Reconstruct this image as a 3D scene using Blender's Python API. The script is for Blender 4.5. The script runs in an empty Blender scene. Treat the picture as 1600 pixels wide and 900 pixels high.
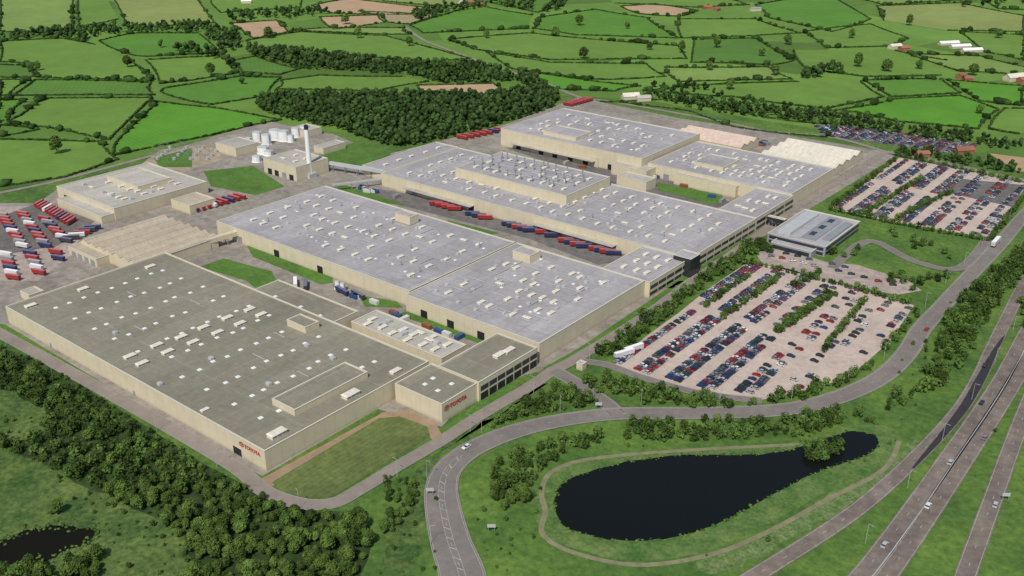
import bpy, bmesh, math, random
import numpy as np
from mathutils import Vector, Matrix
random.seed(7); rng=np.random.default_rng(7)
C=bpy.context.scene.collection
# ------------------------------------------------------------------ survey
# Camera pose solved from the factory's two orthogonal wall directions.  World +X/+Y follow the
# factory grid (metres).  G() rectifies a measured photo point to true ground coordinates.
H=240.0; F=1520.0; TH=math.atan(690/1520.0); PSI=math.radians(38.76)
sT,cT=math.sin(TH),math.cos(TH); RX,RY=math.cos(PSI),math.sin(PSI); FX,FY=-math.sin(PSI),math.cos(PSI)
def G(px,py,z=0.0):
    u=(px-800)/F; v=(py-450)/F; t=(H-z)/(sT+v*cT); k=cT-v*sT
    return (t*(RX*u+FX*k), t*(RY*u+FY*k))
def PJ(x,y,z=0.0):
    r=x*RX+y*RY; f=x*FX+y*FY; d=H-z
    zc=f*cT+d*sT; up=f*sT-d*cT
    return (800+F*r/zc, 450-F*up/zc, zc)
def GP(pts,z=0.0): return [G(a,b,z) for a,b in pts]
# ------------------------------------------------------------------ materials
def mat(name,col,rough=0.9,var=0.15,scale=0.05,col2=None,metal=0.0,detail=6,scale2=None,attr=None,rand=False,spec=0.3,wave=None,bump=0,s2=(0.72,1.28)):
    m=bpy.data.materials.new(name); m.use_nodes=True; nt=m.node_tree; N=nt.nodes; L=nt.links
    b=N['Principled BSDF']; b.inputs['Roughness'].default_value=rough; b.inputs['Metallic'].default_value=metal
    b.inputs['Specular IOR Level'].default_value=spec
    geo=N.new('ShaderNodeNewGeometry')
    if col2 is None: col2=tuple(c*(1-var) for c in col); col=tuple(c*(1+var) for c in col)
    n=N.new('ShaderNodeTexNoise'); n.inputs['Scale'].default_value=scale; n.inputs['Detail'].default_value=detail; n.inputs['Roughness'].default_value=0.65
    L.new(geo.outputs['Position'],n.inputs['Vector'])
    r=N.new('ShaderNodeMapRange'); r.inputs[1].default_value=0.35; r.inputs[2].default_value=0.65; L.new(n.outputs[0],r.inputs[0])
    mx=N.new('ShaderNodeMix'); mx.data_type='RGBA'; mx.inputs[6].default_value=(*col2,1); mx.inputs[7].default_value=(*col,1)
    L.new(r.outputs[0],mx.inputs[0]); out=mx.outputs[2]
    def mul(out,sock,lo,hi,a=0,c=1):
        mr=N.new('ShaderNodeMapRange'); mr.inputs[1].default_value=a; mr.inputs[2].default_value=c; mr.inputs[3].default_value=lo; mr.inputs[4].default_value=hi; L.new(sock,mr.inputs[0])
        v=N.new('ShaderNodeVectorMath'); v.operation='SCALE'; L.new(out,v.inputs[0]); L.new(mr.outputs[0],v.inputs['Scale']); return v.outputs[0]
    if scale2:
        n2=N.new('ShaderNodeTexNoise'); n2.inputs['Scale'].default_value=scale2; n2.inputs['Detail'].default_value=5; n2.inputs['Roughness'].default_value=0.7
        L.new(geo.outputs['Position'],n2.inputs['Vector']); out=mul(out,n2.outputs[0],s2[0],s2[1],0.3,0.7)
    if rand:
        oi=N.new('ShaderNodeObjectInfo'); out=mul(out,oi.outputs['Random'],0.6,1.5)
    if attr:
        at=N.new('ShaderNodeAttribute'); at.attribute_name=attr; out=mul(out,at.outputs['Fac'],0.5,1.6)
    if wave:  # (angle, metres, strength)
        mp=N.new('ShaderNodeMapping'); mp.inputs['Rotation'].default_value=(0,0,wave[0]); L.new(geo.outputs['Position'],mp.inputs[0])
        w=N.new('ShaderNodeTexWave'); w.inputs['Scale'].default_value=0.314/wave[1]; w.inputs['Distortion'].default_value=0.6; w.inputs['Detail Scale'].default_value=0.05
        L.new(mp.outputs[0],w.inputs['Vector']); out=mul(out,w.outputs['Fac'],1-wave[2],1+wave[2])
    L.new(out,b.inputs['Base Color'])
    if bump:
        bp=N.new('ShaderNodeBump'); bp.inputs['Strength'].default_value=bump; bp.inputs['Distance'].default_value=1.0; L.new(n.outputs[0],bp.inputs['Height']); L.new(bp.outputs[0],b.inputs['Normal'])
    return m
def roofmat(name,col,bw,bh,seam,stain=0.2,pale=0):
    m=bpy.data.materials.new(name); m.use_nodes=True; nt=m.node_tree; N=nt.nodes; L=nt.links
    b=N['Principled BSDF']; b.inputs['Roughness'].default_value=0.8; b.inputs['Specular IOR Level'].default_value=0.15
    geo=N.new('ShaderNodeNewGeometry')
    br=N.new('ShaderNodeTexBrick'); br.offset=0.0; br.inputs['Scale'].default_value=1; br.inputs['Brick Width'].default_value=bw; br.inputs['Row Height'].default_value=bh
    br.inputs['Mortar Size'].default_value=0.16; br.inputs['Mortar Smooth'].default_value=0.3; br.inputs['Bias'].default_value=0
    br.inputs['Color1'].default_value=(*[c*0.94 for c in col],1); br.inputs['Color2'].default_value=(*[c*1.06 for c in col],1); br.inputs['Mortar'].default_value=(*[c*seam for c in col],1)
    L.new(geo.outputs['Position'],br.inputs['Vector'])
    out=br.outputs['Color']
    if pale:
        n=N.new('ShaderNodeTexNoise'); n.inputs['Scale'].default_value=0.045; n.inputs['Detail'].default_value=8; n.inputs['Roughness'].default_value=0.75; L.new(geo.outputs['Position'],n.inputs['Vector'])
        mr=N.new('ShaderNodeMapRange'); mr.inputs[1].default_value=0.54; mr.inputs[2].default_value=0.66; mr.inputs[3].default_value=0; mr.inputs[4].default_value=pale; L.new(n.outputs[0],mr.inputs[0])
        mx=N.new('ShaderNodeMix'); mx.data_type='RGBA'; mx.inputs[7].default_value=(0.52,0.51,0.49,1); L.new(out,mx.inputs[6]); L.new(mr.outputs[0],mx.inputs[0]); out=mx.outputs[2]
    for sc,lo,hi,sy in ((0.03,1-stain,1+stain,0.4),(0.3,0.88,1.12,1.0),(0.12,0.9,1.1,6.0)):
        n=N.new('ShaderNodeTexNoise'); n.inputs['Scale'].default_value=sc; n.inputs['Detail'].default_value=7; n.inputs['Roughness'].default_value=0.7
        mp=N.new('ShaderNodeMapping'); mp.inputs['Scale'].default_value=(1,sy,1); L.new(geo.outputs['Position'],mp.inputs[0]); L.new(mp.outputs[0],n.inputs['Vector'])
        mr=N.new('ShaderNodeMapRange'); mr.inputs[1].default_value=0.3; mr.inputs[2].default_value=0.7; mr.inputs[3].default_value=lo; mr.inputs[4].default_value=hi; L.new(n.outputs[0],mr.inputs[0])
        v=N.new('ShaderNodeVectorMath'); v.operation='SCALE'; L.new(out,v.inputs[0]); L.new(mr.outputs[0],v.inputs['Scale']); out=v.outputs[0]
    L.new(out,b.inputs['Base Color']); return m
def cladmat(name,col):
    m=mat(name,col,0.6,0.05,0.15); nt=m.node_tree; N=nt.nodes; L=nt.links; b=N['Principled BSDF']
    geo=N.new('ShaderNodeNewGeometry'); sx=N.new('ShaderNodeSeparateXYZ'); L.new(geo.outputs['Position'],sx.inputs[0])
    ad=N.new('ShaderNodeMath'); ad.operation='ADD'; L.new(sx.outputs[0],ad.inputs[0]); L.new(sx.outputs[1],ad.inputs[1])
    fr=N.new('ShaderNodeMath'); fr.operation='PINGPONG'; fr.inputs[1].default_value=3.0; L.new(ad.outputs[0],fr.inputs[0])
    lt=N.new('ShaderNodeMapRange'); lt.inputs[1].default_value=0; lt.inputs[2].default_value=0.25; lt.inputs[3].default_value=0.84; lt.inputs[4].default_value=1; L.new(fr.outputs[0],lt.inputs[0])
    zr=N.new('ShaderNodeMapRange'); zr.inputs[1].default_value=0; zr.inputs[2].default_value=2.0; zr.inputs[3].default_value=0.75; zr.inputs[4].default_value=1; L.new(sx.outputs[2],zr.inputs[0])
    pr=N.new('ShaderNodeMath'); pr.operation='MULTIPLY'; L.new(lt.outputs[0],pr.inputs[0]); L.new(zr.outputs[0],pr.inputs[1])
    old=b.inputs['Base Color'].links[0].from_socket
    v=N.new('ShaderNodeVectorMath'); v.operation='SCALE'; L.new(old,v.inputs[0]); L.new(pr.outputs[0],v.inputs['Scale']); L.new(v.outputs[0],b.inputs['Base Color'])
    return m
M={}
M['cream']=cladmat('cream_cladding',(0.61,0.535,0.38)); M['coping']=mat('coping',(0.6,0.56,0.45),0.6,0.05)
M['roofA']=roofmat('felt_roof',(0.235,0.22,0.165),11,45,1.3,0.18); M['roofB']=roofmat('weathered_grey_roof',(0.355,0.335,0.335),14,40,0.62,0.15,0.4)
M['roofC']=roofmat('pale_roof',(0.42,0.395,0.34),8,30,0.8,0.15); M['roofT']=roofmat('tan_roof',(0.44,0.375,0.28),3.2,200,0.65,0.12); M['roofW']=roofmat('white_shed_roof',(0.64,0.59,0.48),2.4,60,0.82,0.08)
M['roofP']=roofmat('pink_shed_roof',(0.6,0.47,0.38),2.4,60,0.85,0.08); M['roofG']=roofmat('office_roof',(0.38,0.37,0.37),5,20,0.8,0.1)
M['vent']=mat('vent_metal',(0.70,0.65,0.53),0.5,0.08,0.4); M['light']=mat('skylight_plastic',(0.78,0.8,0.78),0.3,0.05)
M['dark']=mat('dark_opening',(0.02,0.022,0.025),0.5,0.1); M['glass']=mat('window_glass',(0.03,0.035,0.04),0.2,0.1,spec=0.4)
M['grey']=mat('grey_metal',(0.26,0.27,0.28),0.5,0.1,0.2); M['lgrey']=mat('light_grey_metal',(0.45,0.46,0.46),0.5,0.06,0.2); M['hqwall']=mat('office_wall',(0.3,0.31,0.33),0.4,0.06,0.2); M['white']=mat('white_paint',(0.78,0.78,0.76),0.45,0.04)
M['red']=mat('red_paint',(0.42,0.02,0.02),0.4,0.1); M['rust']=mat('brick',(0.3,0.12,0.08),0.9,0.15)
M['asph']=mat('asphalt_road',(0.20,0.175,0.155),0.9,0.08,0.25,scale2=0.06,s2=(.85,1.15)); M['asphD']=mat('fresh_asphalt',(0.035,0.034,0.038),0.9,0.1,0.2); M['asphP']=mat('perimeter_asphalt',(0.26,0.22,0.185),0.95,0.08,0.2,scale2=0.06,s2=(.85,1.15))
M['asphM']=mat('motorway_asphalt',(0.185,0.15,0.125),0.9,0.12,0.2,scale2=0.05); M['conc']=mat('car_park_concrete',(0.50,0.405,0.335),0.95,0.1,0.05,scale2=0.3,s2=(.85,1.12))
M['yard']=mat('yard_concrete',(0.27,0.24,0.20),0.95,0.2,0.04,scale2=0.2); M['yardD']=mat('yard_asphalt',(0.15,0.138,0.128),0.95,0.15,0.04,scale2=0.2); M['yardM']=mat('lorry_yard_concrete',(0.38,0.31,0.265),0.95,0.12,0.04,scale2=0.2); M['sand']=mat('gravel',(0.34,0.28,0.2),1,0.2,0.08)
M['path']=mat('red_path',(0.31,0.22,0.14),1,0.12,0.2); M['earth']=mat('earth_path',(0.21,0.20,0.11),1,0.2,0.2); M['kerb']=mat('kerb_stone',(0.30,0.28,0.25),0.9,0.1,0.5); M['mark']=mat('road_paint',(0.42,0.41,0.38),0.7,0.3,0.8)
M['lawn']=mat('mown_lawn',(0.12,0.155,0.045),1,0.18,0.04,wave=(0,2.6,0.06),scale2=0.3); M['lawnG']=mat('lawn_green',(0.08,0.165,0.027),1,0.2,0.05,scale2=0.5)
M['verge']=mat('rough_grass',(0.12,0.20,0.035),1,col2=(0.05,0.115,0.022),scale=0.03,scale2=0.3,bump=0.5,detail=11,s2=(.65,1.35))
M['scrub']=mat('scrub_grass',(0.12,0.17,0.042),1,col2=(0.035,0.085,0.018),scale=0.05,scale2=0.4,bump=0.6,detail=11,s2=(.6,1.4))
M['reed']=mat('reed_bank',(0.14,0.20,0.055),1,col2=(0.055,0.125,0.025),scale=0.08,scale2=0.6,bump=0.5,detail=11,s2=(.65,1.35)); M['flower']=mat('flowering_grass',(0.17,0.22,0.085),1,col2=(0.07,0.14,0.028),scale=0.25,scale2=0.9,detail=11,s2=(.55,1.45))
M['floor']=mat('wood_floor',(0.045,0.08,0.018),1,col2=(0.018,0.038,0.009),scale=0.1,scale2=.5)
fc={'a':((0.09,0.215,0.025),0.3),'b':((0.13,0.235,0.037),1.2),'c':((0.18,0.265,0.06),0.8),'d':((0.085,0.185,0.027),2.2),'e':((0.22,0.27,0.075),0.2),'f':((0.09,0.25,0.02),1.7),'n':((0.42,0.29,0.17),0.5),'m':((0.33,0.27,0.15),1.0)}
for k,(c,a) in fc.items(): M['f_'+k]=mat('field_'+{'a':'green','b':'grass','c':'pasture','d':'dark_grass','e':'hay','f':'bright_grass','n':'bare_soil','m':'stubble'}[k],c,1,0.09,0.008,scale2=0.05,wave=(a,5,0.05),s2=(.9,1.1))
M['leaf']=mat('tree_foliage',(0.105,0.165,0.034),1,col2=(0.045,0.082,0.018),scale=0.25,rand=True,spec=0.1); M['leafS']=mat('wood_foliage',(0.095,0.152,0.032),1,col2=(0.036,0.07,0.016),scale=0.2,attr='tint',spec=0.1)
M['leafF']=mat('far_wood_foliage',(0.05,0.09,0.022),1,col2=(0.022,0.044,0.012),scale=0.3,attr='tint',spec=0.1)
M['hedge']=mat('hedge_foliage',(0.045,0.082,0.019),1,col2=(0.018,0.04,0.01),scale=0.2,attr='tint',spec=0.1); M['reedp']=mat('reed_leaves',(0.10,0.15,0.04),1,col2=(0.05,0.10,0.02),scale=0.4,attr='tint',spec=0.1)
M['bark']=mat('bark',(0.1,0.075,0.05),1,0.2,1.0); M['tyre']=mat('rubber',(0.02,0.02,0.02),0.9,0.1)
def attrmat(name):
    m=bpy.data.materials.new(name); m.use_nodes=True; N=m.node_tree.nodes; b=N['Principled BSDF']; a=N.new('ShaderNodeAttribute'); a.attribute_name='col'
    m.node_tree.links.new(a.outputs['Color'],b.inputs['Base Color']); b.inputs['Roughness'].default_value=0.4; return m
M['car']=attrmat('car_paint')
def water(name,c,sp):
    m=bpy.data.materials.new(name); m.use_nodes=True; N=m.node_tree.nodes; L=m.node_tree.links; b=N['Principled BSDF']
    b.inputs['Base Color'].default_value=(*c,1); b.inputs['Roughness'].default_value=0.15; b.inputs['IOR'].default_value=1.33; b.inputs['Specular IOR Level'].default_value=sp
    g=N.new('ShaderNodeNewGeometry'); n=N.new('ShaderNodeTexNoise'); n.inputs['Scale'].default_value=0.5; n.inputs['Detail'].default_value=5; L.new(g.outputs['Position'],n.inputs['Vector'])
    bp=N.new('ShaderNodeBump'); bp.inputs['Strength'].default_value=0.25; bp.inputs['Distance'].default_value=0.15; L.new(n.outputs[0],bp.inputs['Height']); L.new(bp.outputs[0],b.inputs['Normal']); return m
M['water']=water('pond_water',(0.007,0.009,0.008),0.28); M['water2']=water('peaty_water',(0.010,0.009,0.006),0.12)
def groundmat():
    m=mat('countryside_grass',(0.12,0.215,0.035),1,col2=(0.09,0.175,0.028),scale=0.004,scale2=0.05,s2=(.88,1.12)); nt=m.node_tree; N=nt.nodes; L=nt.links; b=N['Principled BSDF']
    geo=N.new('ShaderNodeNewGeometry'); v=N.new('ShaderNodeTexVoronoi'); v.inputs['Scale'].default_value=0.0055; L.new(geo.outputs['Position'],v.inputs['Vector'])
    mr=N.new('ShaderNodeMapRange'); mr.inputs[3].default_value=0.75; mr.inputs[4].default_value=1.35; sp=N.new('ShaderNodeSeparateColor'); L.new(v.outputs['Color'],sp.inputs[0]); L.new(sp.outputs[0],mr.inputs[0])
    old=b.inputs['Base Color'].links[0].from_socket
    s=N.new('ShaderNodeVectorMath'); s.operation='SCALE'; L.new(old,s.inputs[0]); L.new(mr.outputs[0],s.inputs['Scale']); L.new(s.outputs[0],b.inputs['Base Color']); return m
M['ground']=groundmat()
# ------------------------------------------------------------------ object helpers
def tag(o,label,cat=None,kind=None,group=None):
    o['label']=label
    if cat: o['category']=cat
    if kind: o['kind']=kind
    if group: o['group']=group
    return o
def obj(name,me,parent=None,loc=(0,0,0)):
    o=bpy.data.objects.new(name,me); o.location=loc; C.objects.link(o)
    if parent: o.parent=parent
    return o
def empty(name,loc,rz=0):
    o=bpy.data.objects.new(name,None); o.empty_display_size=1; o.location=loc; o.rotation_euler=(0,0,rz); C.objects.link(o); return o
class MB:
    def __init__(s): s.v=[]; s.f=[]; s.m=[]; s.c=[]
    def add(s,vs,fs,mi=0,col=None):
        k=len(s.v); s.v+=vs; s.f+=[tuple(i+k for i in f) for f in fs]; s.m+=[mi]*len(fs); s.c+=[col]*len(fs)
    def box(s,x0,x1,y0,y1,z0,z1,mi=0,col=None,tx=0,ty=0,bottom=True):
        vs=[(x0,y0,z0),(x1,y0,z0),(x1,y1,z0),(x0,y1,z0),(x0+tx,y0+ty,z1),(x1-tx,y0+ty,z1),(x1-tx,y1-ty,z1),(x0+tx,y1-ty,z1)]
        fs=[(4,5,6,7),(0,1,5,4),(1,2,6,5),(2,3,7,6),(3,0,4,7)]
        if bottom: fs.append((3,2,1,0))
        s.add(vs,fs,mi,col)
    def cyl(s,cx,cy,z0,z1,r,n=12,mi=0,col=None,r2=None,axis='z'):
        r2=r if r2 is None else r2; a=[2*math.pi*i/n for i in range(n)]
        if axis=='z': vs=[(cx+r*math.cos(t),cy+r*math.sin(t),z0) for t in a]+[(cx+r2*math.cos(t),cy+r2*math.sin(t),z1) for t in a]
        else: vs=[(cx+r*math.cos(t),z0,cy+r*math.sin(t)) for t in a]+[(cx+r2*math.cos(t),z1,cy+r2*math.sin(t)) for t in a]
        s.add(vs,[(i,(i+1)%n,n+(i+1)%n,n+i) for i in range(n)]+[tuple(range(n,2*n)),tuple(range(n-1,-1,-1))],mi,col)
    def mesh(s,name,mats):
        me=bpy.data.meshes.new(name); me.from_pydata(s.v,[],s.f)
        for m in mats: me.materials.append(m)
        me.polygons.foreach_set('material_index',s.m)
        if s.c and s.c[0] is not None:
            a=me.color_attributes.new('col','FLOAT_COLOR','CORNER'); arr=[]
            for f,c in zip(s.f,s.c): arr+= [c[0],c[1],c[2],1.0]*len(f)
            a.data.foreach_set('color',arr)
        me.update(); return me
def catmull(P,closed=False,n=8):
    P=[np.array(p,float) for p in P]; N=len(P); out=[]
    if closed: idx=[(P[(i-1)%N],P[i],P[(i+1)%N],P[(i+2)%N]) for i in range(N)]
    else: idx=[(P[max(i-1,0)],P[i],P[i+1],P[min(i+2,N-1)]) for i in range(N-1)]
    for p0,p1,p2,p3 in idx:
        for k in range(n):
            t=k/n; out.append(0.5*((2*p1)+(-p0+p2)*t+(2*p0-5*p1+4*p2-p3)*t*t+(-p0+3*p1-3*p2+p3)*t**3))
    if not closed: out.append(P[-1])
    return out
def sheet(name,pts,z,m,label,cat,smooth=False,px=True,wob=0):
    w=GP(pts) if px else pts
    if smooth: w=[(p[0]+random.uniform(-wob,wob),p[1]+random.uniform(-wob,wob)) for p in catmull(w,True,6)]
    a=sum(w[i][0]*w[(i+1)%len(w)][1]-w[(i+1)%len(w)][0]*w[i][1] for i in range(len(w)))
    if a<0: w=w[::-1]
    b=MB(); b.add([(x,y,z) for x,y in w],[tuple(range(len(w)))]); o=obj(name,b.mesh(name,[M[m]])); tag(o,label,cat,'structure'); return w
def offs(P,ws):
    P=[np.array(p) for p in P]; L=[];n=len(P)
    for i in range(n):
        d=P[min(i+1,n-1)]-P[max(i-1,0)]; d=d/ (np.linalg.norm(d)+1e-9); nn=np.array([-d[1],d[0]]); L.append(P[i]+nn*ws[i])
    return L
def strip(b,P,o0,o1,z0,z1,mi=0):
    A=offs(P,o0); B=offs(P,o1); k=[(*p,z0) for p in A]+[(*p,z1) for p in B]; n=len(P)
    b.add(k,[(i+n,i+1+n,i+1,i) if o1[0]<o0[0] else (i,i+1,i+1+n,i+n) for i in range(n-1)],mi)
def resample(P,step):
    P=[np.array(p) for p in P]; out=[P[0]]; acc=0
    for a,b in zip(P[:-1],P[1:]):
        L=np.linalg.norm(b-a)
        while acc+L>=step:
            t=(step-acc)/L; a=a+(b-a)*t; out.append(a); L=np.linalg.norm(b-a); acc=0
        acc+=L
    return out
def road(name,pts,w,m,label,z=0.06,kerb=True,centre='dash',edge=True,px=True):
    P=catmull(GP(pts) if px else pts,False,10); n=len(P)
    ww=[np.interp(i/(n-1),np.linspace(0,1,len(w)),w)/2 for i in range(n)] if isinstance(w,(list,tuple)) else [w/2]*n
    b=MB(); strip(b,P,[-x for x in ww],[x for x in ww],z,z); o=obj(name,b.mesh(name,[M[m]])); tag(o,label,'road','structure')
    if kerb:
        b=MB()
        for s in (-1,1):
            e=[s*(x) for x in ww]; e2=[s*(x+0.3) for x in ww]
            strip(b,P,e,e,z,z+0.12); strip(b,P,e,e2,z+0.12,z+0.12)
        k=obj('kerb',b.mesh('kerb',[M['kerb']])); tag(k,'pale stone kerb edging the '+label.split(' with ')[0],'kerb','structure')
    b=MB()
    if edge:
        for s in (-1,1):
            strip(b,P,[s*(x-0.5) for x in ww],[s*(x-0.64) for x in ww],z+0.02,z+0.02)
    if centre:
        R=resample(P,2.0)
        for i in range(0,len(R)-3,6):
            seg=R[i:i+2]
            strip(b,seg,[0.08]*2,[-0.08]*2,z+0.022,z+0.022)
    if b.v:
        k=obj('road_marking',b.mesh('road_marking',[M['mark']])); tag(k,'white painted lines on the '+label.split(' with ')[0],'road marking','structure')
    return P
def inpoly(x,y,poly):
    c=False; n=len(poly); j=n-1
    for i in range(n):
        xi,yi=poly[i]; xj,yj=poly[j]
        if (yi>y)!=(yj>y) and x<(xj-xi)*(y-yi)/(yj-yi)+xi: c=not c
        j=i
    return c
def scatter(pts,sp,holes=(),dens=1.0,jit=0.5):
    w=GP(pts); hs=[GP(h) for h in holes]; xs=[p[0] for p in w]; ys=[p[1] for p in w]; out=[]
    x=min(xs)
    while x<max(xs):
        y=min(ys)
        while y<max(ys):
            a=x+random.uniform(-jit,jit)*sp; b=y+random.uniform(-jit,jit)*sp
            if random.random()<dens and inpoly(a,b,w) and not any(inpoly(a,b,h) for h in hs): out.append((a,b))
            y+=sp
        x+=sp
    return out
# ------------------------------------------------------------------ camera, light
cam=bpy.data.cameras.new('camera'); cam.sensor_width=36; cam.lens=36*F/1600; cam.clip_end=40000; cam.clip_start=1
co=bpy.data.objects.new('camera',cam); C.objects.link(co); co.location=(0,0,H); co.rotation_euler=(math.pi/2-TH,0,PSI); bpy.context.scene.camera=co
sd=Vector((0.30,-0.80,1.05)).normalized()   # towards the sun
sun=bpy.data.lights.new('sun','SUN'); sun.energy=3.5; sun.angle=math.radians(0.8); sun.color=(1,0.95,0.87)
so=bpy.data.objects.new('sun',sun); C.objects.link(so); so.rotation_euler=sd.to_track_quat('Z','Y').to_euler(); so.location=(0,0,500)
wd=bpy.data.worlds.new('World'); bpy.context.scene.world=wd; wd.use_nodes=True; nt=wd.node_tree
sky=nt.nodes.new('ShaderNodeTexSky'); sky.sky_type='NISHITA'; sky.sun_disc=False; sky.sun_elevation=math.asin(sd.z); sky.sun_rotation=math.atan2(sd.x,sd.y)
nt.links.new(sky.outputs[0],nt.nodes['Background'].inputs[0]); nt.nodes['Background'].inputs[1].default_value=0.10
sc=bpy.context.scene; sc.view_settings.view_transform='Standard'; sc.view_settings.look='None'; sc.view_settings.exposure=0
# ------------------------------------------------------------------ ground and fields
b=MB(); b.add([(-14000,-6000,0),(10000,-6000,0),(10000,14000,0),(-14000,14000,0)],[(0,1,2,3)])
tag(obj('ground',b.mesh('ground',[M['ground']])),'green countryside ground spreading to the horizon','ground','structure')
fields=[
('c',[(0,-15),(118,-15),(115,45),(60,52),(0,50)]),('e',[(165,-15),(300,-15),(335,36),(200,43),(190,20)]),('b',[(125,-15),(160,-15),(185,30),(125,42)]),
('b',[(0,65),(95,60),(150,70),(200,92),(238,127),(100,123),(60,121),(40,100),(0,97)]),('a',[(155,64),(210,52),(310,52),(345,84),(230,89),(195,83)]),
('b',[(228,94),(345,88),(368,115),(300,126),(250,131)]),('d',[(362,95),(400,88),(468,108),(438,117),(378,113)]),('a',[(257,138),(380,119),(440,121),(418,150),(330,164),(260,148)]),
('d',[(55,125),(236,129),(240,149),(20,150)]),('b',[(72,154),(238,153),(170,219),(12,190),(50,167)]),('f',[(247,159),(330,168),(438,188),(330,212),(178,243),(188,215)]),
('b',[(-60,217),(158,222),(183,250),(100,278),(-60,300)]),('a',[(0,155),(42,155),(12,188),(0,192)]),('d',[(0,101),(35,102),(52,120),(0,121)]),('b',[(0,125),(45,125),(14,149),(0,151)]),('d',[(0,196),(60,203),(0,213)]),
('b',[(320,-15),(480,-15),(470,12),(440,14),(345,20),(330,5)]),('n',[(360,37),(432,32),(450,50),(395,60)]),('n',[(487,9),(545,-2),(692,15),(640,23),(520,21)]),('n',[(500,27),(590,24),(602,35),(522,46)]),('m',[(560,18),(690,24),(640,38),(606,35),(596,24)]),
('e',[(570,-15),(760,-15),(740,5),(690,10),(600,2)]),('b',[(385,64),(470,50),(600,56),(735,92),(660,97),(480,80),(400,75)]),('a',[(640,40),(700,22),(745,8),(832,24),(822,45),(660,52)]),
('c',[(455,48),(510,44),(630,44),(640,54),(600,54)]),('b',[(440,126),(500,118),(630,120),(668,128),(590,143),(432,140)]),('n',[(652,134),(770,131),(785,143),(720,150),(655,146)]),
('b',[(700,62),(830,52),(905,60),(1060,72),(1072,92),(860,94),(745,78)]),('a',[(840,28),(930,15),(1010,28),(1060,60),(900,55),(835,45)]),('n',[(970,10),(1020,6),(1090,17),(1060,26),(1000,22)]),
('d',[(765,-15),(900,-15),(880,10),(840,20),(760,3)]),('b',[(930,-15),(1100,-15),(1170,8),(1090,12),(960,5)]),('b',[(760,82),(860,98),(1010,100),(1040,120),(940,125),(800,108)]),('f',[(815,112),(930,128),(1000,135),(960,143),(870,140)]),
('c',[(1040,106),(1200,105),(1238,124),(1060,128)]),('d',[(1085,62),(1180,60),(1240,95),(1205,102),(1080,98)]),('b',[(1060,30),(1180,30),(1250,52),(1180,56),(1065,60)]),
('b',[(1085,134),(1250,128),(1345,128),(1380,152),(1290,170),(1150,152),(1010,142)]),('f',[(1310,172),(1400,155),(1500,150),(1560,172),(1528,202),(1400,190)]),('a',[(1350,126),(1470,124),(1500,146),(1392,152)]),
('a',[(1180,8),(1290,-10),(1360,30),(1300,50),(1200,28)]),('b',[(1255,50),(1360,38),(1420,60),(1400,72),(1290,75)]),('e',[(1370,10),(1500,5),(1600,25),(1600,50),(1480,48),(1380,32)]),
('b',[(1240,78),(1400,80),(1480,95),(1470,118),(1350,120),(1260,108)]),('c',[(1420,85),(1530,88),(1600,105),(1600,118),(1500,112)]),('b',[(1500,50),(1600,55),(1600,95),(1540,82)]),
('f',[(1480,125),(1600,135),(1600,165),(1530,158)]),('b',[(1570,170),(1640,172),(1640,215),(1545,202)]),('c',[(1290,-15),(1460,-15),(1500,0),(1380,8)]),('b',[(1500,-15),(1700,-15),(1700,20),(1560,14)]),
('b',[(1200,185),(1300,195),(1290,215),(1150,200),(1080,175),(1000,165),(940,160),(1050,155)]),
]
fl={'a':'green','b':'mid green','c':'pale green','d':'dark green','e':'yellow green','f':'bright green','n':'bare brown','m':'tan stubble'}
for i,(k,p) in enumerate(fields): sheet('field',p,0.02+0.006*i,'f_'+k,fl[k]+' farm field bounded by hedgerows','field')
Z0=0.34
sheet('grass_verge',[(-60,500),(-60,302),(90,280),(240,240),(420,190),(640,225),(780,196),(880,150),(1000,155),(1200,190),(1500,235),(1700,260),(1700,950),(-60,950)],Z0,'verge','rough green grass surrounding the factory and roads','grass')
sheet('bare_ground',[(1545,240),(1610,248),(1610,270),(1590,268)],Z0+.03,'f_n','patch of bare brown soil near the access road','ground')
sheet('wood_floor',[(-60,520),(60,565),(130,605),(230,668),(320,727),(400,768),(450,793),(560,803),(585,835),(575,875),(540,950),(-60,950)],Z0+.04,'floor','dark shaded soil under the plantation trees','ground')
clear=[(-20,700),(60,722),(150,768),(240,808),(290,850),(300,960),(130,960),(170,850),(160,815),(80,800),(-20,830)]
sheet('meadow',clear,Z0+.08,'scrub','rough grass clearing between the trees','grass',True,wob=1.5)
clear2=[(-30,600),(30,620),(80,650),(70,680),(20,690),(-30,680)]
sheet('meadow',clear2,Z0+.08,'scrub','rough grass clearing between the trees','grass',True,wob=1.5)
pond2=[(-20,856),(20,840),(55,828),(100,822),(148,830),(140,850),(105,862),(80,876),(40,880),(-20,884)]
sheet('meadow',[(-40,825),(60,805),(180,808),(185,850),(130,895),(-40,905)],Z0+.1,'scrub','grassy bank around the small dark pond','grass',True,wob=1.5)
pw2=sheet('water',pond2,Z0+.12,'water2','small dark pool among the trees','pond',True,wob=1.2)
sheet('meadow',[(1090,880),(1200,835),(1290,780),(1380,735),(1420,690),(1432,700),(1400,742),(1310,800),(1220,850),(1130,895)],Z0+.03,'flower','strip of pale flowering grass beside the pond','grass',True,wob=2)
sheet('meadow',[(848,600),(700,690),(690,720),(672,760),(660,860),(640,890),(600,890),(610,830),(660,730),(760,660)],Z0+.03,'scrub','rough tussocky grass beside the link road','grass',True,wob=2)
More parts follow.
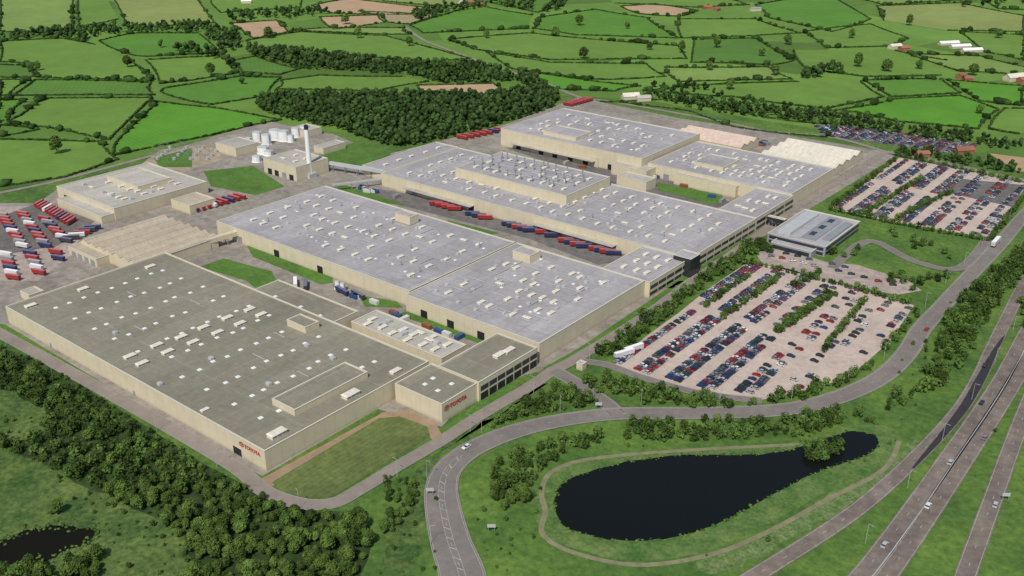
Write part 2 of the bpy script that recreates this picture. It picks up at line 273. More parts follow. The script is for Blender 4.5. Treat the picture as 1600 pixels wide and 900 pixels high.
# pond
pond=[(868,775),(872,812),(900,832),(960,845),(1015,845),(1080,835),(1150,806),(1210,773),(1262,746),(1310,728),(1350,714),(1372,695),(1364,680),(1330,675),(1300,683),(1250,699),(1200,710),(1130,712),(1060,713),(980,723),(920,738),(885,753)]
sheet('pond_bank',[(835,770),(845,830),(900,860),(1000,878),(1110,860),(1200,820),(1290,770),(1370,738),(1402,700),(1390,668),(1320,668),(1240,692),(1100,700),(960,710),(880,730)],Z0+.05,'reed','grassy bank around the dark pond','grass',True,wob=.5)
road('footpath',[(1405,690),(1380,735),(1290,783),(1200,832),(1110,868),(1000,884),(900,866),(848,836),(852,800),(846,772),(857,743),(895,724),(965,713),(1100,703),(1240,696)],2.2,'earth','worn grass track looping around the pond',z=Z0+.08,kerb=False,centre=None,edge=False)
pw=sheet('water',pond,Z0+.14,'water','large dark balancing pond beside the curving road','pond',True,wob=.4)
# yards
sheet('yard',[(-40,470),(-40,318),(60,318),(90,296),(240,255),(330,215),(420,190),(520,210),(600,243),(790,195),(905,152),(960,165),(1060,185),(1200,207),(1370,235),(1400,245),(1000,488),(845,580),(740,612),(690,668),(590,640),(410,745),(-20,515)],Z0+.06,'yard','weathered concrete service yard around the factory','yard')
sheet('yard',[(-40,440),(-40,325),(60,322),(130,365),(110,400),(60,440)],Z0+.1,'yardM','pinkish concrete lorry yard','yard')
sheet('yard',[(-30,350),(60,318),(150,345),(130,362),(90,385),(0,400),(-30,395)],Z0+.12,'yardD','dark asphalt trailer park','yard')
sheet('yard',[(560,292),(620,300),(985,392),(975,408),(935,415),(830,375),(640,325),(520,300)],Z0+.1,'yardD','dark asphalt lorry road between two factory halls','yard')
sheet('yard',[(215,262),(250,235),(330,225),(350,250),(290,268)],Z0+.11,'sand','gravelled electrical substation compound','yard')
sheet('yard',[(790,232),(830,225),(1010,268),(1150,320),(1120,325),(960,290)],Z0+.1,'yardD','dark service court between factory halls','yard')
lawns=[[(312,418),(350,405),(425,425),(432,440),(400,452),(385,440)],[(385,382),(400,380),(520,432),(520,443),(500,445),(395,402)],[(618,492),(640,486),(770,528),(762,542)],[(560,462),(620,472),(630,482),(570,480)],[(1028,286),(1128,305),(1132,318),(1110,320),(1028,298)],
[(318,268),(395,260),(445,292),(400,306),(330,292)],[(495,238),(560,222),(612,242),(570,260),(520,258)],[(500,296),(540,290),(640,322),(590,318)],[(700,345),(780,365),(760,370),(700,352)],[(848,576),(900,548),(1060,440),(1070,440),(920,550),(862,588)],[(1030,450),(1200,345),(1340,258),(1350,260),(1210,350),(1050,452)],
[(240,248),(300,232),(300,262),(250,262)],[(-30,505),(8,508),(405,745),(395,750),(-10,520)],[(695,668),(745,630),(800,600),(810,606),(700,675)]]
for p in lawns: sheet('lawn',p,Z0+.14,'lawnG','mown green lawn beside the factory','lawn')
sheet('footpath',[(408,750),(600,645),(640,643),(680,660),(690,680),(676,690),(660,665),(630,655),(598,658),(420,765)],Z0+.16,'path','reddish gravel path around the striped lawn','path')
sheet('lawn',[(425,755),(592,655),(625,652),(668,668),(672,682),(540,765),(520,777),(485,780),(445,775)],Z0+.18,'lawn','large striped mown lawn at the hall corner','lawn')
# ------------------------------------------------------------------ roads
ZR=Z0+.2
P_per=road('perimeter_road',[(-40,500),(0,522),(100,577),(260,667),(370,733),(412,768),(468,788),(520,788),(565,765),(620,731),(690,690),(750,651),(830,604),(865,580),(900,562),(1000,500),(1070,450),(1180,372),(1240,327),(1310,283),(1385,238)],6.5,'asphP','tan-grey perimeter road with kerbs around the factory',z=ZR,centre=None,edge=False)
P_main=road('main_road',[(728,960),(722,900),(705,850),(693,800),(690,765),(700,735),(735,705),(800,677),(880,658),(970,648),(1100,647),(1230,641),(1310,622),(1375,592),(1415,555),(1440,515),(1470,482),(1515,432),(1560,385),(1600,338),(1650,290)],[16.5,16.5,15,14,13,12,11,10.5,10,10,10,10,10,10,10,10,9.5,9,9,9,9],'asph','broad grey link road with kerbs sweeping past the pond',z=ZR+.04)
road('side_road',[(865,580),(900,600),(945,630),(965,648)],8,'asph','short grey junction road with kerbs joining the link road',z=ZR+.02,centre=None)
road('side_road',[(1545,372),(1500,420),(1430,410),(1370,380),(1340,385),(1300,420)],6,'asph','narrow grey estate road with kerbs by the office',z=ZR+.02,centre=None,edge=False)
road('side_road',[(905,565),(950,572),(1000,590),(1090,615),(1190,628)],5,'asph','narrow grey car park access with kerbs',z=ZR-.02,centre=None,edge=False)
road('side_road',[(1385,238),(1460,252),(1560,275),(1650,292)],7,'asphP','grey access road with kerbs beside the staff car park',z=ZR-.02,centre=None,edge=False)
road('country_lane',[(630,40),(660,62),(700,78),(760,100),(850,130),(905,152),(960,160),(1100,185),(1200,205),(1300,215),(1385,238)],5,'asphP','narrow country lane with verges behind the factory',z=ZR-.06,kerb=False,centre=None,edge=False)
road('country_lane',[(-30,310),(0,302),(90,283),(240,243),(330,218),(420,190)],5,'asphP','narrow service lane behind the small plant building',z=ZR-.06,kerb=False,centre=None,edge=False)
hw=[('slip_road',[(1080,960),(1185,898),(1340,797),(1442,705),(1500,640),(1530,590),(1548,550),(1572,500),(1605,435),(1650,360)],[7]*10),
('motorway',[(1290,960),(1354,890),(1422,800),(1482,715),(1531,645),(1566,590),(1606,515),(1654,430)],[7.3]*8),
('motorway',[(1340,960),(1394,890),(1452,805),(1506,722),(1553,650),(1588,593),(1632,515),(1680,435)],[7.3]*8),
('motorway',[(1480,980),(1512,890),(1548,790),(1584,690),(1620,600),(1664,500)],[7.3]*6)]
HP=[]
for nme,p,w in hw: HP.append(road(nme,p,w,'asphM','worn grey dual carriageway with painted lane lines',z=ZR+.02,kerb=False,centre='lane'))
b=MB(); seg=HP[0][int(len(HP[0])*.30):int(len(HP[0])*.80)+1]; n=len(seg); strip(b,seg,[-3.0]*n,[-3.0+4.2*math.sin(math.pi*min(1,(i+1)/n*1.15+.0))**.6 if 0<(i+1)/n*1.15<1 else -2.95 for i in range(n)],ZR+.06,ZR+.06); tag(obj('resurfaced_lane',b.mesh('resurfaced_lane',[M['asphD']])),'freshly laid black asphalt strip on the slip road','road','structure')
b=MB(); R=resample(P_main[8:60],3.0); zm=ZR+.07
for i in range(0,len(R)-2):
    seg=[R[i],R[i+1]]; strip(b,seg,[1.25]*2,[1.12]*2,zm,zm); strip(b,seg,[-1.12]*2,[-1.25]*2,zm,zm)
    if i%2==0:
        d=R[i+1]-R[i]; d/=np.linalg.norm(d); n=np.array([-d[1],d[0]]); a=R[i]-n*1.1; c=R[i]+n*1.1+d*2; b.add([(*a,zm),(*(a+d*0.4),zm),(*(c+d*0.4),zm),(*c,zm)],[(0,1,2,3)])
tag(obj('road_marking',b.mesh('road_marking',[M['mark']])),'white hatched median painted on the link road','road marking','structure')
# ------------------------------------------------------------------ car parks
lotA=[(955,577),(1005,530),(1060,490),(1110,450),(1165,413),(1220,418),(1330,450),(1428,478),(1390,535),(1325,592),(1255,612),(1190,626),(1080,608)]
lotB=[(1405,247),(1500,265),(1605,288),(1575,335),(1545,373),(1480,362),(1380,345),(1298,326)]
lotC=[(1270,196),(1330,198),(1530,226),(1500,243),(1400,228),(1290,214)]
lotD=[(1180,395),(1225,390),(1290,410),(1340,415),(1420,440),(1440,455),(1400,462),(1300,440),(1235,425),(1190,412)]
zc=Z0+.12
sheet('car_park',lotA,zc,'conc','large pinkish concrete staff car park','car park'); sheet('car_park',lotB,zc,'conc','second pinkish concrete car park','car park')
sheet('car_park',lotC,zc,'yardD','dark asphalt compound for new cars','car park'); sheet('car_park',lotD,zc,'yardM','small pale office car park','car park')
sheet('car_park',[(1500,280),(1600,290),(1585,325),(1470,300)],zc+.02,'yardD','dark asphalt section of the car park','car park')
def carmesh(col,name='parked_car'):
    b=MB(); g=(0.02,0.025,0.03); t=(0.02,0.02,0.02)
    L,Wd=2.15,0.88
    prof=[(-L,0.32),(L,0.32),(L,0.68),(L-0.15,0.82),(1.0,0.95),(-1.75,0.98),(-L,0.9)]
    n=len(prof); b.add([(x,-Wd,z) for x,z in prof]+[(x,Wd,z) for x,z in prof],[(i,(i+1)%n,n+(i+1)%n,n+i)[::-1] for i in range(n)]+[tuple(range(n)),tuple(range(2*n-1,n-1,-1))],0,col)
    c0=[(1.0,0.95),(0.35,1.40),(-1.25,1.42),(-1.85,0.97)]
    b.add([(x,-Wd+(0.05 if z<1.2 else 0.2),z) for x,z in c0]+[(x,Wd-(0.05 if z<1.2 else 0.2),z) for x,z in c0],[(0,1,5,4),(2,3,7,6),(3,2,1,0),(4,5,6,7)],0,g)
    b.box(-1.27,0.37,-Wd+0.18,Wd-0.18,1.40,1.46,0,col)
    for x in (-1.35,1.35):
        for y0,y1 in ((-0.92,-0.72),(0.72,0.92)): b.cyl(x,0.32,y0,y1,0.32,8,0,t,axis='y')
    return b.mesh(name,[M['car']])
cols=[(0.45,0.45,0.46),(0.2,0.2,0.22),(0.025,0.025,0.03),(0.36,0.02,0.02),(0.02,0.035,0.14),(0.09,0.1,0.12),(0.7,0.7,0.68),(0.03,0.08,0.2),(0.25,0.02,0.02),(0.02,0.06,0.045),(0.34,0.35,0.38),(0.015,0.018,0.035)]
cname=['silver','dark grey','black','red','navy blue','charcoal','white','blue','dark red','dark green','light silver','black']
CM=[carmesh(c) for c in cols]
cars=[]
def rows(lot,prob,x_off=0,mod=16.4,inset=3,bay=2.45):
    w=GP(lot); xs=[p[0] for p in w]; ys=[p[1] for p in w]; x=min(xs)+x_off
    k=0
    while x<max(xs):
        for side in (-1,1):
            cx=x+side*2.45; y=min(ys)
            while y<max(ys):
                if inpoly(cx,y,w) and inpoly(cx,y+inset,w) and inpoly(cx,y-inset,w) and inpoly(cx+side*2.5,y,w):
                    p=PJ(cx,y)
                    if random.random()<prob(p[0],p[1],k,side): cars.append((cx+random.uniform(-.2,.2),y+random.uniform(-.1,.1),(0 if random.random()<.5 else math.pi)+random.uniform(-.02,.02),p))
                y+=bay
        x+=mod; k+=1
    return min(xs)+x_off
def probA(px,py,k,s):
    yc=472+(px-1060)*0.34
    if abs(py-yc)<7: return 0
    if py>yc: return 0.97 if px<1165+ (590-py)*.3 else (0.7 if px<1225 else 0.2)
    return 0.93 if px<1200 else (0.55 if px<1290 else 0.22)
xA=rows(lotA,probA,6); xB=rows(lotB,lambda px,py,k,s:0.9 if (px<1490 and abs((py-300)-(px-1430)*.25)>5) else (0.5 if px>1490 else 0),5); rows(lotC,lambda px,py,k,s:0.97,3,12.5,1,2.6)
for q in [(1205,402),(1222,405),(1238,409),(1255,413),(1272,417),(1310,425),(1330,430),(1350,435),(1372,441),(1395,447),(1228,398),(1246,402),(1264,407),(1300,414),(1320,419)]:
    x,y=G(*q); cars.append((x,y,0.5,PJ(x,y)))
cars.sort(key=lambda c:c[3][2]); 
wts=np.array([2.6,2,3.4,2.2,2.6,2.6,1.0,1.2,1.6,.9,1.2,2.4]); wts=wts/wts.sum()
for x,y,r,p in cars[:300]:
    k=rng.choice(len(cols),p=wts); o=obj('parked_car',CM[k],loc=(x,y,zc+.01)); o.rotation_euler=(0,0,r); tag(o,cname[k]+' car parked in a bay of the concrete car park','car',None,'cars parked in the staff car park')
def merged(meshes,insts,name,m,tintattr=False):
    """insts: list of (mesh_idx,x,y,z,rz,sx,sy,sz)"""
    data=[]
    for me in meshes:
        v=np.empty(len(me.vertices)*3); me.vertices.foreach_get('co',v); l=np.empty(len(me.loops),int); me.loops.foreach_get('vertex_index',l)
        ls=np.empty(len(me.polygons),int); me.polygons.foreach_get('loop_start',ls); col=None
        if 'col' in me.color_attributes: col=np.empty(len(me.loops)*4); me.color_attributes['col'].data.foreach_get('color',col)
        data.append((v.reshape(-1,3),l,ls,col))
    V=[];Lo=[];LS=[];CO=[];T=[];nv=nl=0
    for k,x,y,z,r,sx,sy,sz in insts:
        v,l,ls,col=data[k]; c,s=math.cos(r),math.sin(r); a=v*np.array([sx,sy,sz]); w=np.empty_like(a)
        w[:,0]=a[:,0]*c-a[:,1]*s+x; w[:,1]=a[:,0]*s+a[:,1]*c+y; w[:,2]=a[:,2]+z
        V.append(w);Lo.append(l+nv);LS.append(ls+nl);nv+=len(v);nl+=len(l)
        if col is not None: CO.append(col)
        if tintattr: T.append(np.full(len(v),random.random()))
    me=bpy.data.meshes.new(name); V=np.concatenate(V);Lo=np.concatenate(Lo);LS=np.concatenate(LS)
    me.vertices.add(len(V)); me.vertices.foreach_set('co',V.ravel()); me.loops.add(len(Lo)); me.loops.foreach_set('vertex_index',Lo); me.polygons.add(len(LS)); me.polygons.foreach_set('loop_start',LS)
    me.materials.append(m); me.update(calc_edges=True)
    if CO: a=me.color_attributes.new('col','FLOAT_COLOR','CORNER'); a.data.foreach_set('color',np.concatenate(CO))
    if tintattr: a=me.attributes.new('tint','FLOAT','POINT'); a.data.foreach_set('value',np.concatenate(T))
    me.validate(); return me
rest=[(int(rng.choice(len(cols),p=wts)),x,y,zc+.03,r,1,1,1) for x,y,r,p in cars[300:]]
tag(obj('parked_cars',merged(CM,rest,'parked_cars',M['car'])),'hundreds of distant cars filling the car parks','cars','stuff')
b=MB()
for lot,x0 in ((lotA,xA),(lotB,xB)):
    w=GP(lot); x=x0
    while x<max(p[0] for p in w):
        y=min(p[1] for p in w)
        while y<max(p[1] for p in w):
            if inpoly(x-5,y,w) and inpoly(x+5,y,w): b.box(x-5,x+5,y+1.17,y+1.27,zc+.005,zc+.01)
            y+=2.45
        x+=16.4
tag(obj('road_marking',b.mesh('road_marking',[M['mark']])),'white parking bay lines','road marking','structure')
# ------------------------------------------------------------------ buildings
def ventmesh():
    b=MB(); b.box(-1.5,1.5,-3.2,3.2,0,1.3,0); b.box(-1.75,1.75,-3.45,3.45,1.3,1.75,0,tx=0.5,ty=0.5)
    for y in (-2.1,0,2.1): b.box(1.5,1.56,y-0.8,y+0.8,0.3,1.0,1); b.box(-1.56,-1.5,y-0.8,y+0.8,0.3,1.0,1)
    return b.mesh('roof_vent',[M['vent'],M['grey']])
VM=ventmesh()
b=MB(); b.box(-1.0,1.0,-1.0,1.0,0,0.35,0,tx=0.15,ty=0.15); SM=b.mesh('skylight',[M['light']])
b=MB(); b.cyl(0,0,0,3.6,0.35,8); b.cyl(0,0,3.6,4.1,0.6,8,r2=0.5); FM=b.mesh('exhaust_stack',[M['grey']])
b=MB(); b.box(-9,9,-.3,.3,.4,.9); 
for x in (-8,-4,0,4,8): b.box(x-.1,x+.1,-.25,.25,0,.4)
DM=b.mesh('roof_duct',[M['lgrey']])
b=MB(); b.box(-1.6,1.6,-1.2,1.2,0,1.6); b.cyl(-.7,0,1.6,1.9,.5,10); b.cyl(.7,0,1.6,1.9,.5,10); AM=b.mesh('air_handling_unit',[M['lgrey']])
def building(name,x0,x1,y0,y1,h,roof,label,cat='factory',z0=0.0,cop=0.55,wall='cream',par=0.5):
    e=empty(name,((x0+x1)/2,(y0+y1)/2,z0)); tag(e,label,cat); cx,cy=(x0+x1)/2,(y0+y1)/2; a,c=(x1-x0)/2,(y1-y0)/2
    b=MB(); b.add([(-a,-c,0),(a,-c,0),(a,c,0),(-a,c,0),(-a,-c,h),(a,-c,h),(a,c,h),(-a,c,h)],[(0,1,5,4),(1,2,6,5),(2,3,7,6),(3,0,4,7)])
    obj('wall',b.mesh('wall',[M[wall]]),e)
    b=MB(); o=0.12; i=cop; zt=h+0.18; zr=h-par
    b.add([(-a-o,-c-o,h),(a+o,-c-o,h),(a+o,c+o,h),(-a-o,c+o,h),(-a-o,-c-o,zt),(a+o,-c-o,zt),(a+o,c+o,zt),(-a-o,c+o,zt),(-a+i,-c+i,zt),(a-i,-c+i,zt),(a-i,c-i,zt),(-a+i,c-i,zt),(-a+i,-c+i,zr-.1),(a-i,-c+i,zr-.1),(a-i,c-i,zr-.1),(-a+i,c-i,zr-.1)],
     [(0,1,5,4),(1,2,6,5),(2,3,7,6),(3,0,4,7),(4,5,9,8),(5,6,10,9),(6,7,11,10),(7,4,8,11),(8,9,13,12),(9,10,14,13),(10,11,15,14),(11,8,12,15)]); obj('parapet',b.mesh('parapet',[M['coping']]),e)
    b=MB(); b.add([(-a+i,-c+i,zr),(a-i,-c+i,zr),(a-i,c-i,zr),(-a+i,c-i,zr)],[(0,1,2,3)]); obj('roof',b.mesh('roof',[M[roof]]),e)
    e['bb']=(x0,x1,y0,y1,h); return e
def B(name,N,L,R,h,roof,label,**k):
    n=G(*N,h); l=G(*L,h); r=G(*R,h); return building(name,l[0],n[0],n[1],r[1],h,roof,label,**k)
def onroof(e,pts,me,name,s=1.0,rz=0):
    x0,x1,y0,y1,h=e['bb']; z=h-0.5
    for p in pts:
        x,y=G(p[0],p[1],h)
        if not(x0+2<x<x1-2 and y0+3<y<y1-3): continue
        o=obj(name,me,e,(x-(x0+x1)/2,y-(y0+y1)/2,z)); k=p[2] if len(p)>2 else s; o.scale=(k,k,k); o.rotation_euler=(0,0,rz)
def gridroof(e,nx,ny,me,name,jit=0.5,prob=0.8,m=8,s=1,rz=0,limit=95,turn=.08):
    x0,x1,y0,y1,h=e['bb']; k=0
    for i in range(nx):
        for j in range(ny):
            if random.random()>prob or k>=limit: continue
            x=-(x1-x0)/2+m+(x1-x0-2*m)*(i+.5)/nx+random.uniform(-jit,jit); y=-(y1-y0)/2+m+(y1-y0-2*m)*(j+.5)/ny+random.uniform(-jit,jit)
            o=obj(name,me,e,(x,y,h-0.5)); o.scale=(s,s,s); o.rotation_euler=(0,0,rz if random.random()>turn else rz+math.pi/2); k+=1
def facebox(e,name,face,t0,t1,za,zb,m,d=0.1):
    x0,x1,y0,y1,h=e['bb']; a,c=(x1-x0)/2,(y1-y0)/2; b=MB()
    if face=='-y': b.box(-a+2*a*t0,-a+2*a*t1,-c-d,-c+0.02,za,zb)
    else: b.box(a-0.02,a+d,-c+2*c*t0,-c+2*c*t1,za,zb)
    return obj(name,b.mesh(name,[M[m]]),e)
HB=10.4
b1=B('assembly_hall',(413,705),(5,480),(672,565),HB,'roofA','vast cream-walled hall with grey-green flat roof')
b1b=B('rear_wing',(512,508),(395,453),(562,487),HB-0.7,'roofA','grey-roofed rear wing joined to the vast hall')
b1a=B('entrance_block',(690,632),(607,605),(748,598),HB-0.25,'roofA','cream corner block with red lettering on its wall')
b1d=B('office_wing',(748,598),(688,570),(840,543),HB+0.35,'roofA','two-storey cream wing with long dark window bands')
b1e=B('service_block',(690,560),(548,503),(722,536),7.5,'roofC','low cream-roofed plant block with rooftop machinery')
b2a=B('press_hall',(640,455),(340,345),(1000,436),HB-0.3,'roofB','long cream-walled hall with pale grey flat roof')
b2b=B('press_hall',(843,537),(628,463),(1013,440),HB+0.3,'roofB','wide cream-walled hall with pale grey flat roof')
b3=B('body_hall',(1080,403),(605,268),(1180,340),HB+0.1,'roofB','very wide grey-roofed hall with many ridge ventilators')
xr=b3['bb'][1]; 
b23=building('link_block',xr-34,xr-0.6,b2b['bb'][3]+0.3,b3['bb'][2]-0.3,HB-0.2,'roofB','grey-roofed link block joining two halls')
b5=B('paint_hall',(1237,303),(1012,255),(1308,263),HB+0.6,'roofB','wide cream hall with grey roof at the rear of the site')
h5=b5['bb']
b35=building('link_block',G(1138,318,HB)[0],xr-0.4,b3['bb'][3]+0.3,h5[2]-0.3,HB-0.1,'roofB','grey-roofed strip joining the rear halls')
b4=B('rear_hall',(1003,248),(782,201),(1088,208),HB+5,'roofB','tall cream rear hall with grey flat roof')
b3r=B('plant_block',(885,306),(712,262),(952,276),HB+7,'roofB','raised cream-walled block bristling with exhaust stacks')
b3l=B('side_annex',(603,268),(566,258),(700,226),HB-2,'roofB','low grey-roofed annex at the end of the wide hall')
b6=B('plant_building',(178,326),(92,290),(330,286),HB-1,'roofC','separate cream plant building with stepped pale roof')
b6b=building('plant_building',b6['bb'][0]+18,b6['bb'][1]-0.5,b6['bb'][2]-10,b6['bb'][2]+0.5,HB-4.5,'roofC','low front annex of the separate plant building')
b7b=B('loading_canopy',(150,405),(103,386),(190,392),6,'roofT','low tan-roofed loading canopy with open bays')
b8=B('energy_centre',(462,262),(405,249),(516,248),12,'roofC','cream boiler house beside the tall chimney')
b8b=B('utility_building',(368,232),(340,222),(392,219),8,'roofC','small cream utility building by the tanks')
b8c=B('utility_building',(478,205),(452,200),(500,198),7,'roofC','small pale utility building behind the tanks')
b8d=B('utility_building',(505,232),(490,228),(540,222),6,'roofC','small low building near the lawn')
b8e=B('utility_building',(296,322),(252,316),(330,308),7,'roofT','small tan-roofed workshop beside the trailer row')
b9=B('pump_house',(45,462),(30,455),(60,450),5,'roofC','small cream hut at the yard edge')
b10=B('gatehouse',(910,570),(900,567),(915,565),4,'roofC','small white gatehouse at the site entrance')
b5f=B('service_block',(935,248),(832,224),(960,240),8,'roofC','low service block with loading doors')
b5g=B('service_block',(1150,292),(1060,268),(1170,284),9,'roofC','low pale annex in the service court')
b5h=B('service_block',(1010,268),(960,254),(1040,258),9,'roofC','low pale annex joining two rear halls')
b5i=B('service_block',(1010,285),(965,274),(1030,279),8,'roofC','low pale plant annex behind the wide hall')
def up(N,L,R,hb,dh,label,roof='roofB'):
    h=hb+dh; n=G(*N,h); l=G(*L,h); r=G(*R,h); return building('rooftop_block',l[0],n[0],n[1],r[1],dh+0.5,roof,label,z0=hb-0.5,cat='rooftop block')
up((460,641),(427,622),(572,580),HB,2.6,'long low raised block on the grey-green roof','roofA')
up((477,512),(447,500),(500,503),HB,3.0,'cream rooftop plant room with pale sides','roofA')
up((828,400),(805,390),(845,392),HB,5,'cream rooftop plant room on the grey roof'); up((640,340),(617,333),(655,335),HB,5,'cream rooftop plant room on the grey roof')
up((215,292),(165,275),(262,276),HB-1,3,'raised pale section on the plant building roof','roofC'); up((900,215),(850,204),(925,206),HB+5,2.5,'low raised section on the rear hall roof'); up((1130,262),(1090,250),(1160,250),HB+.6,2.5,'low raised section on the rear hall roof')
# office headquarters
hq=B('office_headquarters',(1290,386),(1206,360),(1354,348),7.2,'roofG','modern low grey office building with dark barrel roof',cat='office',wall='hqwall'); 
hx0,hx1,hy0,hy1,_=hq['bb']; w2=(hx1-hx0)/2; d2=(hy1-hy0)/2
bb=MB(); n=12; rad=w2*0.26; xc=w2*.25
vs=[]
for s in (-1,1):
    for i in range(n+1):
        t=math.pi*i/n; vs.append((xc-rad*math.cos(t),s*d2*.78,6.7+rad*0.34*math.sin(t)))
bb.add(vs,[(i,i+1,n+2+i,n+1+i) for i in range(n)]+[tuple(range(n,-1,-1)),tuple(range(n+1,2*n+2))]); obj('barrel_roof',bb.mesh('barrel_roof',[M['grey']]),hq)
bb=MB()
for q in (-.5,.0,.5): bb.box(xc-rad*.35,xc+rad*.35,d2*q-d2*.12,d2*q+d2*.12,6.7+rad*.3,6.7+rad*.36)
obj('roof_light',bb.mesh('roof_light',[M['glass']]),hq)
bb=MB(); bb.box(-w2*.8,-w2*.35,-d2*.8,d2*.8,6.7,8.6); obj('plant_screen',bb.mesh('plant_screen',[M['lgrey']]),hq)
bb=MB(); bb.box(w2*.62,w2*.9,-d2*.6,d2*.7,6.7,7.8); obj('plant_screen',bb.mesh('plant_screen',[M['grey']]),hq)
for z in (0.9,4.1):
    facebox(hq,'window','-y',0.03,0.97,z,z+2.1,'glass',0.06); facebox(hq,'window','+x',0.03,0.97,z,z+2.1,'glass',0.06)
hq2=B('office_annex',(1268,394),(1208,376),(1290,386),4.8,'roofG','low grey annex in front of the office',cat='office',wall='hqwall'); facebox(hq2,'window','-y',0.05,0.95,1,3.6,'glass',0.06)
br=building('footbridge',xr+1,hx0-1,(hy0+hy1)/2-2,(hy0+hy1)/2+2,3.2,'roofG','enclosed grey footbridge linking office and factory',cat='bridge',z0=4.5,wall='glass')
b=MB()
for t in (-0.35,0.0,0.35): b.box((hx0-xr)*t-0.3,(hx0-xr)*t+0.3,-0.8,0.8,-4.5,-0.05)
obj('support_column',b.mesh('support_column',[M['grey']]),br)
gx=xr+0.5; gp=G(1080,428); e=building('glass_entrance',gx-9,gx+3,gp[1]-7,gp[1]+5,12.5,'roofG','dark glazed entrance tower on the factory side',cat='entrance',wall='glass')
def shed(N,L,R,h,n,roof,label,rise=2.6,axis='y'):
    a=G(*N,h); l=G(*L,h); r=G(*R,h); x0,x1,y0,y1=l[0],a[0],a[1],r[1]
    e=empty('storage_shed',((x0+x1)/2,(y0+y1)/2,0)); tag(e,label,'shed'); w=(x1-x0)/2; d=(y1-y0)/2; b=MB(); c=MB()
    if axis=='y': P=lambda u,v,z:(u,v,z); W_,D_=w,d
    else: P=lambda u,v,z:(v,-u,z); W_,D_=d,w
    s=2*D_/n; zb=h-rise/2; zt=h+rise/2
    b.box(-w+.3,w-.3,-d+.3,d-.3,0,zb-.1)
    for i in range(n):
        ya=-D_+i*s; c.add([P(-W_,ya,zb),P(W_,ya,zb),P(W_,ya+s/2,zt),P(-W_,ya+s/2,zt),P(W_,ya+s,zb),P(-W_,ya+s,zb)],[(0,1,2,3),(3,2,4,5)]); b.add([P(W_-.3,ya,zb-.1),P(W_-.3,ya+s,zb-.1),P(W_-.3,ya+s/2,zt-.1)],[(0,1,2)]); b.add([P(-W_+.3,ya,zb-.1),P(-W_+.3,ya+s,zb-.1),P(-W_+.3,ya+s/2,zt-.1)],[(2,1,0)])
    obj('wall',b.mesh('wall',[M['cream']]),e); obj('roof',c.mesh('roof',[M[roof]]),e); e['bb']=(x0,x1,y0,y1,h); return e
shed((1158,229),(1062,203),(1182,214),8,3,'roofP','pale pink pitched-roof storage shed'); shed((1305,262),(1190,238),(1355,236),8,4,'roofW','white multi-ridge storage shed behind the factory')
b7=shed((212,412),(130,372),(350,372),8.5,7,'roofT','broad tan ribbed-roof storage shed',2.4,'x')
# roof furniture
V1=[(48,478),(130,452),(203,557),(222,568),(245,540),(262,550),(283,527),(302,535),(318,512),(340,520),(355,497),(375,506),(390,484),(408,492),(433,678,1.25),(548,617,1.25),(618,580),(235,417),(300,640,.6),(320,640,.6)]
onroof(b1,V1,VM,'roof_vent',.9); gridroof(b1,10,9,SM,'skylight',1.2,0.97,12,s=1.0); gridroof(b1a,2,2,SM,'skylight',1,1,5); onroof(b1b,[(430,462),(470,478),(500,492),(455,480)],SM,'skylight')
onroof(b1,[(330,560),(180,520),(420,600),(250,600),(520,560),(480,540)],AM,'air_handling_unit',.8); gridroof(b1,5,3,DM,'roof_duct',6,.3,20,s=.5)
onroof(b1d,[(725,590),(780,555),(795,548)],VM,'roof_vent',1.0); gridroof(b1e,6,3,VM,'roof_vent',1.5,0.8,3,s=.8); gridroof(b1e,3,3,AM,'air_handling_unit',1.5,0.8,5)
gridroof(b2a,13,5,VM,'roof_vent',1.0,0.75,10,s=.72); gridroof(b2b,9,6,VM,'roof_vent',1.2,0.5,12,s=.72); gridroof(b2a,14,3,SM,'skylight',3,0.5,6,s=.8); gridroof(b2b,9,6,SM,'skylight',3,0.35,6,s=.8)
gridroof(b3,20,6,VM,'roof_vent',1.2,0.78,9,s=.68); gridroof(b3r,9,3,VM,'roof_vent',1,0.8,5,s=.75); gridroof(b3r,12,4,FM,'exhaust_stack',2,0.8,6,s=1.2)
gridroof(b5,14,6,VM,'roof_vent',1.2,0.65,9,s=.68); gridroof(b4,11,5,VM,'roof_vent',1.5,0.6,12,s=.72); gridroof(b6,7,4,VM,'roof_vent',1.5,0.7,8,s=.7); gridroof(b35,3,3,VM,'roof_vent',1,.8,5,s=.75); gridroof(b23,3,3,VM,'roof_vent',1,1,5,s=.75); gridroof(b8,2,2,VM,'roof_vent',1,1,5,s=.7)
gridroof(b3l,1,5,VM,'roof_vent',1,1,5,s=.7); gridroof(b2a,12,3,FM,'exhaust_stack',4,0.4,8,s=.8); gridroof(b3,14,3,FM,'exhaust_stack',4,0.4,8,s=.8); gridroof(b6,5,3,AM,'air_handling_unit',3,.6,6)
gridroof(b2a,8,4,DM,'roof_duct',6,.6,14,s=.7); gridroof(b2b,6,5,DM,'roof_duct',6,.5,14,s=.7); gridroof(b3,13,6,DM,'roof_duct',5,.7,12,s=.75); gridroof(b5,8,6,DM,'roof_duct',5,.6,12,s=.75); gridroof(b4,7,4,DM,'roof_duct',5,.6,12,s=.9); gridroof(b3r,4,3,DM,'roof_duct',2,.8,11)
gridroof(b3,17,7,AM,'air_handling_unit',5,.6,9,s=.75); gridroof(b2a,12,5,AM,'air_handling_unit',5,.35,9,s=.65); gridroof(b2b,9,7,AM,'air_handling_unit',5,.35,9,s=.7); gridroof(b5,12,6,AM,'air_handling_unit',5,.5,9,s=.75); gridroof(b4,8,4,SM,'skylight',4,.5,9); gridroof(b4,9,5,AM,'air_handling_unit',4,.45,9,s=.75)
